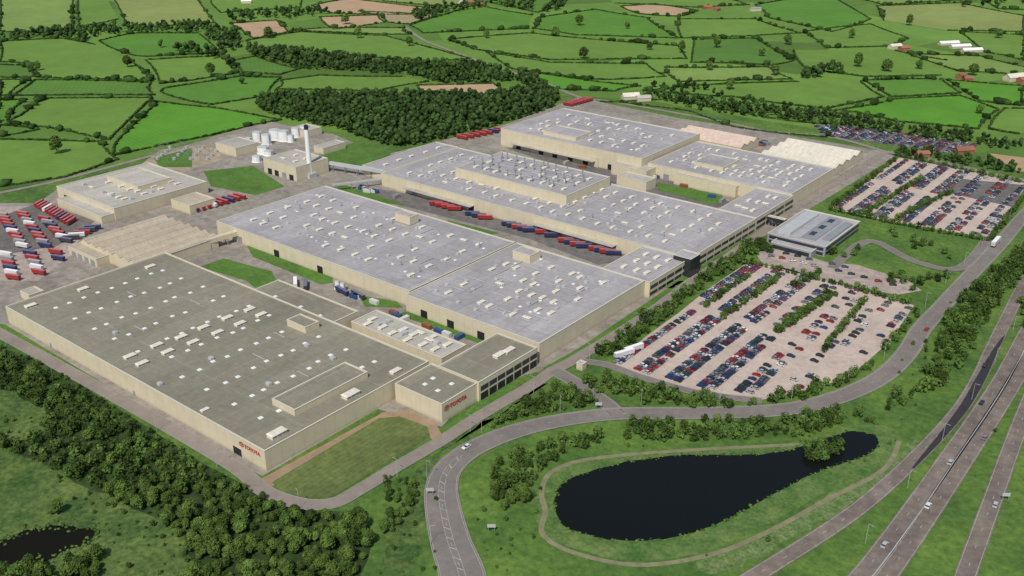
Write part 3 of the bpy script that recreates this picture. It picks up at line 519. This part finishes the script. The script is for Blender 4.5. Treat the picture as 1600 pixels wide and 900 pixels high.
for i in range(7): facebox(b1d,'window','+x',0.03+i*0.14,0.03+i*0.14+0.125,5.4,8.0,'glass',0.08); facebox(b1d,'opening','+x',0.03+i*0.14,0.03+i*0.14+0.12,0.2,4.2,'dark',0.08)
for e,n in ((b23,5),(b35,4)):
    for i in range(n): facebox(e,'window','+x',0.02+i/n,0.02+(i+0.9)/n,5.4,7.6,'glass',0.08); facebox(e,'window','+x',0.02+i/n,0.02+(i+0.9)/n,1.4,3.4,'glass',0.08)
for i in range(9): facebox(b3,'window','+x',0.02+i/9.3,0.02+(i+0.88)/9.3,5.6,7.6,'glass',0.08); facebox(b3,'window','+x',0.02+i/9.3,0.02+(i+0.88)/9.3,1.4,3.2,'glass',0.08)
facebox(b1,'door','-y',0.9,0.925,0.1,4.0,'dark',0.12)
for t in (0.2,0.55): facebox(b1,'door','-y',t,t+0.008,0.1,2.6,'grey',0.1)
for e in (b2a,b2b,b3,b4,b5,b6,b7b,b5f,b8):
    for t in (0.12,0.33,0.56,0.78):
        if e is b2a and t>0.6: continue
        w=5.0/(e['bb'][1]-e['bb'][0]); facebox(e,'loading_door','-y',t,t+w,0.1,5 if e['bb'][4]>7 else 4.2,'grey' if random.random()<.5 else 'dark',0.12)
for e,t0,t1 in ((b3,.1,.35),(b3,.55,.8),(b4,.1,.7)):
    x0,x1,y0,y1,h=e['bb']; b=MB(); xa=x0+(x1-x0)*t0-(x0+x1)/2; xb=x0+(x1-x0)*t1-(x0+x1)/2; c=(y1-y0)/2; b.box(xa,xb,-c-5,-c-.02,5.2,5.6); obj('canopy',b.mesh('canopy',[M['roofC']]),e)
# signs
def sign(e,face,tc,zc_,hgt):
    x0,x1,y0,y1,h=e['bb']; a,c=(x1-x0)/2,(y1-y0)/2
    s=empty('company_sign',(0,0,0)); s.parent=e; s['label']='red company lettering with oval emblem on the wall'
    if face=='-y': s.location=(-a+2*a*tc,-c-0.18,zc_); s.rotation_euler=(math.pi/2,0,0)
    else: s.location=(a+0.18,-c+2*c*tc,zc_); s.rotation_euler=(math.pi/2,0,math.pi/2)
    cu=bpy.data.curves.new('t','FONT'); cu.body='TOYOTA'; cu.size=hgt*1.35; cu.extrude=0.08; cu.offset=0.035; to=bpy.data.objects.new('t',cu); C.objects.link(to)
    bpy.context.view_layer.update(); dg=bpy.context.evaluated_depsgraph_get(); me=bpy.data.meshes.new_from_object(to.evaluated_get(dg)); bpy.data.objects.remove(to); me.materials.clear(); me.materials.append(M['red']); me.name='lettering'
    obj('lettering',me,s,(hgt*1.0,-hgt*0.5,0))
    b=MB()
    def ring(cx,cy,rx,ry,t):
        n=24; vs=[]
        for i in range(n):
            q=2*math.pi*i/n
            for k in (1,-1): vs.append((cx+(rx+k*t)*math.cos(q),cy+(ry+k*t)*math.sin(q),0.08))
        b.add(vs,[(2*i,2*((i+1)%n),2*((i+1)%n)+1,2*i+1) for i in range(n)])
    ring(0,0,hgt*.82,hgt*.56,hgt*.07); ring(0,0,hgt*.26,hgt*.5,hgt*.06); ring(0,hgt*.22,hgt*.55,hgt*.24,hgt*.06)
    obj('emblem',b.mesh('emblem',[M['red']]),s)
sign(b1,'-y',0.93,7.4,1.9); sign(b1a,'+x',0.12,7.0,2.1)
# chimney and tanks
cx,cy=G(485,277); e=empty('chimney_stack',(cx,cy,0)); tag(e,'tall white chimney with black cap beside the boiler house','chimney')
b=MB(); b.box(-4,4,-4,4,0,4); obj('plinth',b.mesh('plinth',[M['lgrey']]),e); b=MB(); b.cyl(0,0,4,39,2.0,20,r2=1.7); obj('shaft',b.mesh('shaft',[M['white']]),e); b=MB(); b.cyl(0,0,39,42.5,1.72,20,r2=1.6); obj('cap',b.mesh('cap',[M['dark']]),e)
def tank(px,py,r,h):
    x,y=G(px,py); e=empty('storage_tank',(x,y,0.3)); tag(e,'white cylindrical storage tank on a concrete base','tank',None,'white storage tanks by the boiler house')
    b=MB(); b.cyl(0,0,0.3,h,r,24); b.cyl(0,0,0,0.3,r+0.6,24); obj('shell',b.mesh('shell',[M['white']]),e)
    b=MB(); b.cyl(0,0,h,h+r*.22,r*1.02,24,r2=r*0.15); obj('tank_roof',b.mesh('tank_roof',[M['lgrey']]),e)
    b=MB(); b.box(r,r+0.15,-0.4,-0.3,0,h+1); b.box(r,r+0.15,0.3,0.4,0,h+1)
    for k in range(int(h)): b.box(r+.05,r+.1,-.3,.3,k+.5,k+.6)
    obj('ladder',b.mesh('ladder',[M['grey']]),e)
for t in [(403,222,4.2,9),(417,226,4.2,9),(430,218,5,9),(444,220,5,9),(463,214,4,8),(476,210,4,8),(402,253,4,5),(412,240,5,6),(455,222,3,6),(420,243,4,4),(389,226,3,6),(528,452,1.6,5),(536,455,1.6,5)]: tank(*t)
def gantry(p,q,z,w,h,label,name='pipe_bridge',m='lgrey'):
    a=np.array(G(*p)); c=np.array(G(*q)); L=np.linalg.norm(c-a); e=empty(name,(*a,0),math.atan2(c[1]-a[1],c[0]-a[0])); tag(e,label,'bridge')
    b=MB(); b.box(0,L,-w/2,w/2,z,z+h); obj('duct',b.mesh('duct',[M[m]]),e); b=MB(); k=3
    while k<L: b.box(k-.2,k+.2,-w/2,-w/2+.4,0,z-.02); b.box(k-.2,k+.2,w/2-.4,w/2,0,z-.02); k+=12
    obj('support_column',b.mesh('support_column',[M['grey']]),e)
gantry((516,268),(600,282),6,2.5,2.5,'raised grey pipe bridge on steel legs'); gantry((322,392),(382,375),5,4,3,'enclosed cream conveyor bridge on legs','conveyor_bridge','cream'); gantry((520,300),(600,290),5,1.5,1.2,'raised grey pipe run on steel legs')
for i in range(16):
    x,y=G(240+i*6.5,252-(i%4)*6); e=empty('substation_gantry',(x,y,0.3)); tag(e,'steel lattice switchgear gantry on gravel','substation',None,'switchgear in the substation')
    b=MB(); b.box(-4,-3.85,-.08,.08,0,7); b.box(3.85,4,-.08,.08,0,7); b.box(-4,4,-.07,.07,7.0,7.2)
    for k in (-2,0,2): b.cyl(k,0,5.2,7.0,.15,6)
    obj('frame',b.mesh('frame',[M['grey']]),e); b=MB(); b.box(-1.5,1.5,3,5,0,2.2); obj('transformer',b.mesh('transformer',[M['lgrey']]),e)
for i in range(34):
    L_=random.choice([((800,238),(1000,285)),((1010,272),(1130,318)),((520,455),(600,478)),((610,492),(760,545)),((560,296),(640,315)),((1150,232),(1200,225))]); t=random.random(); px=L_[0][0]+(L_[1][0]-L_[0][0])*t; py=L_[0][1]+(L_[1][1]-L_[0][1])*t+random.uniform(-2,3)
    x,y=G(px,py); k=random.choice([('white',(.6,.6,.58)),('blue',(.03,.08,.2)),('rusty red',(.25,.08,.04)),('cream',(.4,.36,.28)),('grey',(.25,.25,.26))]); b=MB(); b.box(-3,3,-1.2,1.2,0.1,2.5,0,k[1])
    for q in range(-5,6): b.box(q*.55-.06,q*.55+.06,-1.26,1.26,.15,2.45,0,tuple(c*.8 for c in k[1]))
    o=obj('shipping_container',b.mesh('shipping_container',[M['car']]),loc=(x,y,Z0+.1)); o.rotation_euler=(0,0,random.choice([0,0,math.pi/2,.3])); tag(o,k[0]+' ribbed steel container standing in a service court','container',None,'containers in the service courts')
# ------------------------------------------------------------------ trailers
def trailermesh(col,l=13.0):
    b=MB(); b.box(-l/2,l/2,-1.25,1.25,1.15,3.95,0,col); b.box(-l/2-.03,-l/2+.02,-1.1,1.1,1.3,3.8,0,(0.5,0.5,0.5)); b.box(-l/2,l/2,-1.2,1.2,3.96,4.0,0,tuple(min(1,c*1.3+.10) for c in col))
    return b.mesh('cargo_box',[M['car']])
b=MB(); b.box(-6.3,6.3,-.5,.5,.8,1.14)
for x in (-4.8,-3.5,-2.2):
    for y0,y1 in ((-1.2,-.85),(.85,1.2)): b.cyl(x,.5,y0,y1,.5,10,axis='y')
b.box(3.4,3.6,-.8,-.65,0,.9); b.box(3.4,3.6,.65,.8,0,.9); CH=b.mesh('chassis',[M['tyre']])
tc={'r':(0.30,0.025,0.025),'b':(0.025,0.03,0.09),'w':(0.62,0.6,0.58),'o':(0.33,0.08,0.06),'k':(0.05,0.05,0.07),'g':(0.25,0.24,0.24)}; tn={'r':'red','b':'dark blue','w':'white','o':'faded red','k':'black','g':'grey'}
TM={k:trailermesh(c) for k,c in tc.items()}
def trailers(p,q,n,seq,ang,s=.9):
    a=np.array(G(*p)); c=np.array(G(*q))
    for i in range(n):
        k=seq[i%len(seq)]; x,y=a+(c-a)*(i/max(n-1,1)); e=empty('lorry_trailer',(x,y,Z0+.13),math.radians(ang)+random.uniform(-.04,.04)); e.scale=(s,.85,.85); tag(e,tn[k]+' box trailer parked in a row on the yard','trailer',None,'box trailers parked in rows'); obj('cargo_box',TM[k],e); obj('chassis',CH,e)
trailers((682,322),(710,330),4,'rrrr',33,.8); trailers((738,338),(758,344),3,'bbr',33,.8); trailers((795,354),(828,364),5,'bbrbb',33,.8); trailers((848,367),(862,372),2,'rb',33,.8); trailers((884,380),(912,389),4,'rbrb',33,.8); trailers((932,393),(958,400),4,'rbrb',33,.8)
trailers((302,331),(375,311),9,'brrwrrbrr',5); trailers((62,322),(112,350),12,'rrrwrrrrbrrr',-60,.8)
trailers((4,340),(36,388),10,'gorrbwrogw',18,.75); trailers((36,338),(72,388),10,'orgwrborgb',18,.75); trailers((70,346),(104,380),7,'rgborwk',18,.75)
trailers((10,402),(22,438),6,'wgrbwr',18,.75); trailers((48,400),(62,430),5,'brgwr',18,.75); trailers((88,398),(92,408),2,'rb',18,.75); trailers((722,218),(780,206),7,'rrrrrbr',5); trailers((888,166),(918,158),7,'rrrrrrr',5)
trailers((462,447),(478,450),2,'wk',-40); trailers((535,460),(560,466),2,'bk',-10); trailers((975,558),(990,550),2,'ww',70); trailers((112,376),(146,360),5,'kwrkb',50,.8)
# ------------------------------------------------------------------ vegetation
def ico(sub):
    bm=bmesh.new(); bmesh.ops.create_icosphere(bm,subdivisions=sub,radius=1); v=[x.co.copy() for x in bm.verts]; f=[tuple(q.index for q in p.verts) for p in bm.faces]; bm.free(); return v,f
I1=ico(1); I2=ico(2)
def crown(lumps,sub,leaves,R=2.9,h0=1.6,h1=7.5,seed=0,ls=.3):
    rr=random.Random(seed); b=MB(); vv,ff=(I1,I2)[sub-1]
    for i in range(lumps):
        a=rr.uniform(0,6.28)+i*2.4; t=(i+.5)/lumps; rad=R*(0.8 if lumps>1 else 0)*math.sqrt(rr.uniform(.1,1))*(1.15-t*.75); z=h0+(h1-h0)*(0.2+0.68*t); s=R*(rr.uniform(.26,.46) if lumps>6 else (rr.uniform(.45,.65) if lumps>2 else .8))
        b.add([(rad*math.cos(a)+v.x*s*(q:=rr.uniform(.7,1.25)),rad*math.sin(a)+v.y*s*q,z+v.z*s*q*1.1) for v in vv],ff)
    for i in range(leaves):
        d=Vector((rr.gauss(0,1),rr.gauss(0,1),rr.gauss(0,.9)+.3)).normalized(); r=R*rr.uniform(.6,1.15); c=Vector((d.x*r,d.y*r,(h0+h1)/2+.3+d.z*(h1-h0)*.5*rr.uniform(.8,1.15))); u=Vector((rr.gauss(0,1),rr.gauss(0,1),rr.gauss(0,1))).normalized()*rr.uniform(.6,1.3)*ls; w=u.cross(d+Vector((.1,.2,.3))).normalized()*rr.uniform(.6,1.3)*ls
        b.add([tuple(c-u-w),tuple(c+u-w),tuple(c+u+w),tuple(c-u+w)],[(0,1,2,3)])
    return b
CR=[crown(15,2,380,seed=s,R=2.6+.25*(s%3),h1=6.6+.7*(s%4)).mesh('crown',[M['leaf']]) for s in range(8)]
def trunk(seed):
    rr=random.Random(seed); b=MB(); b.cyl(0,0,0,4.2,.2,7,r2=.1)
    for i in range(4):
        a=rr.uniform(0,6.28); z=rr.uniform(2,3.6); d=Vector((math.cos(a),math.sin(a),1.1)); p=Vector((0,0,z)); n=Vector((-math.sin(a),math.cos(a),0)); e=p+d*1.5
        b.add([tuple(p+n*.08),tuple(p-n*.08),tuple(p+Vector((0,0,.15))),tuple(e+n*.03),tuple(e-n*.03),tuple(e+Vector((0,0,.05)))],[(0,1,4,3),(1,2,5,4),(2,0,3,5)])
    return b.mesh('trunk',[M['bark']])
TR=[trunk(s) for s in range(2)]
LOW=[crown(9,1,90,seed=s+20,h0=0.6,h1=6+.5*(s%4),ls=.36).mesh('low',[M['leafS']]) for s in range(8)]
FAR=[crown(4,1,0,seed=s+40,h0=0.2).mesh('far',[M['leafS']]) for s in range(6)]
trees=[]
def wood(poly,sp,s0=.8,s1=1.25,holes=(),dens=1.0,skew=1.0): 
    for x,y in scatter(poly,sp,holes,dens): trees.append((x,y,s0+(s1-s0)*random.random()**skew))
wh=[clear,clear2,[(-60,822),(60,806),(175,808),(172,850),(120,890),(-60,905)]]
wp=[(-50,545),(0,560),(60,584),(130,624),(230,688),(320,745),(400,785),(450,806),(550,816),(580,838),(570,870),(545,950),(-60,950)]
wood(wp,3.9,.4,.98,holes=wh,dens=.88,skew=1.3)
wood(wp,3.2,.15,.38,holes=wh,dens=.6)
wood([(-50,530),(0,545),(60,570),(130,608),(230,672),(320,730),(400,772),(450,798),(560,808),(560,818),(450,808),(320,748),(130,626),(0,562)],3.0,.2,.5,dens=.7)
wood([(600,748),(642,742),(650,790),(632,838),(600,832)],3.2,.25,.7,dens=.8); wood([(520,830),(560,810),(585,835),(575,860),(530,862)],4,.5,.9)
wood([(715,700),(775,666),(835,626),(870,600),(900,608),(940,632),(925,640),(835,648),(765,673),(720,700)],3.6,.35,.95,dens=.95)
wood([(768,735),(790,712),(850,694),(935,680),(938,700),(880,715),(845,735),(820,790),(790,800),(768,780)],3.5,.25,.9,dens=.88)
wood([(965,662),(1100,662),(1230,657),(1312,640),(1335,660),(1250,684),(1100,692),(965,688)],3.6,.3,.9,dens=.92)
wood([(910,590),(955,592),(1000,606),(1080,624),(1180,634),(1180,640),(1080,638),(980,628),(915,610)],3.8,.4,.95)
wood([(925,562),(1000,505),(1060,465),(1125,410),(1160,400),(1165,410),(1100,448),(1040,498),(960,560)],4.0,.45,1.05)
wood([(1190,636),(1270,622),(1330,600),(1370,572),(1360,570),(1320,592),(1260,612),(1195,628)],4.2,.5,.9); wood([(1365,570),(1400,540),(1440,487),(1432,482),(1392,530),(1358,565)],4.4,.5,1.0,dens=.8)
wood([(1425,622),(1455,560),(1480,500),(1530,440),(1600,385),(1660,330),(1660,400),(1600,430),(1550,490),(1512,560),(1465,612)],4.2,.35,1.1,dens=.88); wood([(1320,660),(1400,620),(1425,600),(1440,625),(1380,660),(1330,672)],4.5,.3,.9,dens=.65)
wood([(1254,710),(1270,700),(1292,697),(1311,702),(1311,716),(1292,726),(1262,726)],3.0,.6,.85); wood([(1590,470),(1640,400),(1660,440),(1600,520)],5,.5,1)
for l in [((1100,482),(1172,432)),((1128,500),(1215,438)),((1212,520),(1302,458)),((1216,523),(1306,461)),((1285,552),(1352,470)),((1180,460),(1220,432)),((1240,450),(1285,425)),((1165,412),(1330,452)),((1330,452),(1425,480)),((1300,326),(1400,250)),((1352,336),(1440,280)),((1400,345),(1490,300)),((1298,330),(1450,362)),((1450,362),(1545,378)),((1545,378),(1600,310)),((1405,245),(1600,288))]:
    a=np.array(G(*l[0])); c=np.array(G(*l[1])); n=int(np.linalg.norm(c-a)/3.2)
    for i in range(n): p=a+(c-a)*i/n; trees.append((p[0]+random.uniform(-.8,.8),p[1]+random.uniform(-.8,.8),random.uniform(.4,.8)))
wood([(1360,345),(1500,400),(1490,415),(1440,405),(1380,365)],9,.5,.9,dens=.6); wood([(1380,432),(1440,440),(1495,425),(1480,450),(1400,460)],6,.5,1,dens=.7); wood([(1170,380),(1205,385),(1205,398),(1150,400)],5,.6,1); wood([(1290,395),(1340,385),(1350,400),(1300,410)],8,.6,.9)
for poly,sp,dn in (([(710,800),(760,770),(850,730),(835,850),(800,900),(780,900)],5,.35),([(980,895),(1200,845),(1400,720),(1440,640),(1440,680),(1300,800),(1150,890),(1000,900)],6,.3),([(590,800),(685,760),(680,900),(590,900)],5,.35),([(1400,625),(1460,640),(1350,745),(1300,760),(1400,680)],6,.3),([(1450,820),(1500,740),(1560,640),(1590,620),(1560,700),(1480,860)],7,.25),([(60,720),(240,810),(290,850),(300,900),(190,900),(170,850)],4,.5),([(0,640),(80,660),(60,690),(0,690)],4,.5),([(1380,590),(1445,510),(1490,470),(1480,500),(1430,600)],5,.4),([(965,700),(1240,700),(1340,672),(1330,668),(1200,692),(965,692)],4,.3)):
    wood(poly,sp,.12,.38,dens=dn,skew=1.5)
far=[]
def fwood(poly,sp,s0=1.0,s1=1.7,dens=1.0):
    for x,y in scatter(poly,sp,(),dens): far.append((x,y,random.uniform(s0,s1)))
fwood([(430,182),(395,166),(430,150),(560,152),(650,150),(770,152),(830,140),(800,120),(840,128),(875,150),(862,170),(790,192),(740,208),(650,228),(612,232),(560,215),(510,198)],6,.6,1.45)
fwood([(380,74),(470,82),(620,103),(745,102),(800,118),(800,128),(700,132),(640,118),(540,112),(470,108),(395,88)],8,.7,1.5); fwood([(120,46),(310,36),(370,52),(380,75),(345,84),(320,50),(200,52),(130,60)],10,.8,1.5,dens=.8); fwood([(60,54),(120,48),(150,66),(100,60)],10)
fwood([(225,70),(345,85),(360,95),(395,166),(375,118),(345,95)],9,dens=.5); fwood([(1000,145),(1060,150),(1260,172),(1400,195),(1600,226),(1600,238),(1400,212),(1250,192),(1080,172)],7,.5,1.1,dens=.9)
fwood([(640,20),(700,12),(800,5),(840,22),(780,8),(700,20),(650,35)],12,dens=.7); fwood([(0,60),(60,54),(100,58),(0,66)],11,dens=.7); fwood([(1240,120),(1300,105),(1320,112),(1260,126)],10); fwood([(1400,235),(1500,245),(1600,265),(1600,275),(1500,258),(1400,245)],7,.6,1.1)
fwood([(850,18),(870,0),(885,0),(870,22)],12); fwood([(1150,152),(1090,133),(1000,135),(1010,142)],10,.7,1.3,dens=.7); fwood([(780,-20),(860,-20),(840,18),(760,8)],14,dens=.3); fwood([(345,22),(500,15),(520,22),(440,32),(360,34)],12,dens=.5); fwood([(1480,15),(1600,10),(1600,-10),(1480,-10)],16,dens=.35)
inview=[t for t in trees if t[2]>.4 and -30<PJ(t[0],t[1])[0]<1630 and PJ(t[0],t[1],3)[1]<925]
inview.sort(key=lambda t:PJ(t[0],t[1])[2]); near=set(inview[:300])
i=0
for t in inview[:300]:
    e=empty('tree',(t[0],t[1],Z0),random.uniform(0,6.28)); k=t[2]; e.scale=(k,k,k*random.uniform(.8,1.15)); tag(e,'young broadleaf tree with dense green crown','tree',None,'plantation and roadside trees')
    obj('trunk',TR[i%2],e); obj('crown',CR[i%8],e); i+=1
ins=[(random.randrange(8),x,y,Z0-.1,random.uniform(0,6.28),s,s,s*random.uniform(.8,1.1)) for (x,y,s) in trees if (x,y,s) not in near]
tag(obj('woodland',merged(LOW,ins,'woodland',M['leafS'],True)),'dense mass of young broadleaf trees around the site','woodland','stuff')
ins=[(random.randrange(6),x,y,0,random.uniform(0,6.28),s*1.25,s*1.25,s*1.05) for x,y,s in far]
tag(obj('distant_woodland',merged(FAR,ins,'distant_woodland',M['leafF'],True)),'dark distant woods behind the factory','woodland','stuff')
hm=[]
for s in range(5):
    rr=random.Random(s); b=MB(); vv,ff=I1; b.add([(v.x*2.6*(q:=rr.uniform(.7,1.25)),v.y*1.5*q,0.9+v.z*1.4*q) for v in vv],ff); hm.append(b.mesh('h',[M['hedge']]))
ins=[]
for k,p in fields:
    w=[np.array(q) for q in GP(p)]
    for a,c in zip(w,w[1:]+w[:1]):
        L=np.linalg.norm(c-a); n=int(L/2.6); ang=math.atan2(c[1]-a[1],c[0]-a[0])
        if random.random()<.05 or n==0: continue
        wob=random.uniform(-4,4); tp=random.choice([.01,.04,.1,.18])
        for i in range(n):
            if random.random()<.02: continue
            t=i/n; q=a+(c-a)*t; o=math.sin(t*math.pi)*wob; nn=np.array([-math.sin(ang),math.cos(ang)]); q=q+nn*(o+random.uniform(-.6,.6)); s=random.uniform(.6,1.05)
            if random.random()<tp: s*=random.uniform(2.0,3.6)
            ins.append((random.randrange(5),q[0],q[1],0,ang if s<1.3 else random.uniform(0,6),s*1.1 if s<1.3 else s*.8,s if s<1.3 else s*.85,s if s<1.3 else s*.9))
tag(obj('hedgerow',merged(hm,ins,'hedgerow',M['hedge'],True)),'dark hedgerows with scattered trees around the fields','hedge','stuff')
ins=[]
for P_,dn,sp_ in ((pw,1.4,.45),(pw2,.7,1.8)):
    for i in range(len(P_)):
        a=np.array(P_[i]); c=np.array(P_[(i+1)%len(P_)]); L=np.linalg.norm(c-a)
        for k in range(int(L/dn)):
            q=a+(c-a)*random.random()+np.array([random.gauss(0,sp_),random.gauss(0,sp_)]); s=random.uniform(.12,.38); ins.append((random.randrange(5),q[0],q[1],Z0,random.uniform(0,6),s,s*1.3,s*1.0))
tag(obj('reeds',merged(hm,ins,'reeds',M['reedp'],True)),'fringe of green reeds along the pond edge','reeds','stuff')
for q in [(452,98),(640,72),(868,57),(1015,78),(1065,83),(1120,75),(1190,88),(912,92),(1108,110),(1340,105),(1385,112),(1435,108),(1520,118),(700,110),(1060,33),(980,45),(905,40),(560,60),(540,38),(300,75),(330,118),(60,110),(90,240),(1530,178),(1420,40),(1560,60),(1330,60),(1230,70),(760,60),(1140,140),(1210,118),(420,60),(200,105)]:
    x,y=G(*q); e=empty('tree',(x,y,0),random.uniform(0,6)); k=random.uniform(1.2,1.9); e.scale=(k,k,k); tag(e,'solitary broadleaf tree standing in a field','tree'); obj('trunk',TR[0],e); obj('crown',CR[random.randrange(8)],e)
# ------------------------------------------------------------------ farms
def farm(px,py,l,w,h,rz,m,wm,label):
    x,y=G(px,py); e=empty('farm_building',(x,y,0),rz); tag(e,label,'farm building'); b=MB(); b.box(-l/2,l/2,-w/2,w/2,0,h); b.add([(l/2,-w/2,h),(l/2,w/2,h),(l/2,0,h+w*.3),(-l/2,-w/2,h),(-l/2,w/2,h),(-l/2,0,h+w*.3)],[(0,1,2),(5,4,3)]); obj('wall',b.mesh('wall',[M[wm]]),e)
    b=MB(); o=.5; b.add([(-l/2-o,-w/2-o,h-.2),(l/2+o,-w/2-o,h-.2),(l/2+o,0,h+w*.3+.2),(-l/2-o,0,h+w*.3+.2),(l/2+o,w/2+o,h-.2),(-l/2-o,w/2+o,h-.2)],[(0,1,2,3),(3,2,4,5)]); obj('roof',b.mesh('roof',[M[m]]),e)
for q in [(1398,76,22,10,4,.5,'roofW'),(1412,79,18,9,4,.5,'rust'),(1482,70,35,9,3,.3,'white'),(1500,75,35,9,3,.3,'white'),(1518,81,35,9,3,.3,'white'),(1500,122,16,9,4,.9,'rust'),(1512,127,12,8,4,.1,'rust'),(1585,126,30,14,5,.4,'roofW'),(1600,130,20,10,5,.4,'rust'),(735,8,14,9,5,.4,'rust'),(750,10,16,8,4,1,'rust'),(722,6,16,8,4,1,'roofW'),(1105,14,18,9,4,.3,'rust'),(1120,17,14,9,4,.9,'rust'),(1180,17,22,9,4,.3,'grey'),(985,155,22,12,4,.3,'roofW'),(1005,158,18,9,4,.3,'roofC'),(1505,240,20,10,4,.3,'rust'),(1440,246,14,8,4,.3,'rust'),(385,5,20,10,4,.3,'white')]:
    farm(q[0],q[1],q[2]*.8,q[3]*.8,q[4],q[5]+.6,q[6],'cream' if q[6]!='rust' else 'rust','small farm building with pitched roof among fields')
# ------------------------------------------------------------------ street lamps, signs, traffic
b=MB(); b.cyl(0,0,0,9,.1,6,r2=.06); pole=b.mesh('pole',[M['lgrey']]); b=MB(); b.box(0,1.6,-.05,.05,8.9,9.0); arm=b.mesh('arm',[M['lgrey']]); b=MB(); b.box(1.4,2.2,-.16,.16,8.8,8.95); head=b.mesh('lamp_head',[M['grey']])
def lamps(P,w,step,side,skip=0):
    R=resample(P,step)
    for i in range(1+skip,len(R)-1):
        d=R[i+1]-R[i]; d/=np.linalg.norm(d); n=np.array([-d[1],d[0]])*side; q=R[i]+n*(w/2+1.2); p=PJ(q[0],q[1])
        if not(-20<p[0]<1620 and -20<p[1]<960): continue
        e=empty('street_lamp',(*q,Z0),math.atan2(-n[1],-n[0])); tag(e,'grey street lamp on the verge','street lamp',None,'street lamps along the roads'); obj('pole',pole,e); obj('arm',arm,e); obj('lamp_head',head,e)
lamps(P_main,13,38,1); lamps(P_per,8,45,-1); lamps(HP[1],10,45,1)
def mover(P,t,off,col,rev=False,truck=False,lab='car driving on the road'):
    i=int(len(P)*t); d=P[i+1]-P[i]; d/=np.linalg.norm(d); n=np.array([-d[1],d[0]]); q=P[i]+n*off; r=math.atan2(d[1],d[0])+(math.pi if rev else 0)
    if truck:
        e=empty('lorry',(*q,ZR+.04),r); tag(e,'white lorry with box body driving on the road','lorry'); obj('cargo_box',TM['w'],e); obj('chassis',CH,e); b=MB(); b.box(7,9.3,-1.2,1.2,.6,3.4,0,(.7,.7,.7)); b.box(9.28,9.34,-1,1,1.9,2.9,0,(.02,.02,.03)); obj('cab',b.mesh('cab',[M['car']]),e)
    else: o=obj('car',CM[col],loc=(*q,ZR+.07)); o.rotation_euler=(0,0,r); tag(o,cname[col]+' '+lab,'car')
mover(HP[1],.42,-2,0); mover(HP[1],.6,1.5,2); mover(HP[2],.5,-2,1); mover(HP[2],.3,2,6); mover(HP[0],.6,0,2); mover(HP[3],.4,-1.5,0); mover(P_main,.75,-2.5,3); mover(P_main,.3,2.5,6,True); mover(P_main,.9,2.2,0,truck=True); mover(HP[1],.2,0,0)
for px,py in [(672,775),(768,832),(1570,783),(935,640),(1255,660)]:
    x,y=G(px,py); e=empty('road_sign',(x,y,Z0),PSI); tag(e,'rectangular road direction sign on two posts','road sign'); b=MB(); b.box(-1.2,-1.05,-.06,.06,0,3.6); b.box(1.05,1.2,-.06,.06,0,3.6); obj('post',b.mesh('post',[M['grey']]),e); b=MB(); b.box(-1.6,1.6,-.14,-.07,2.1,3.7); obj('panel',b.mesh('panel',[M['lgrey']]),e)
mid=[(a+c)/2 for a,c in zip(HP[1],HP[2])]
b=MB(); strip(b,mid,[.1]*len(mid),[.1]*len(mid),.3,1.1); strip(b,mid,[-.1]*len(mid),[-.1]*len(mid),.3,1.1); strip(b,mid,[-.1]*len(mid),[.1]*len(mid),1.1,1.1)
tag(obj('crash_barrier',b.mesh('crash_barrier',[M['lgrey']])),'grey steel crash barrier along the central reservation','barrier')
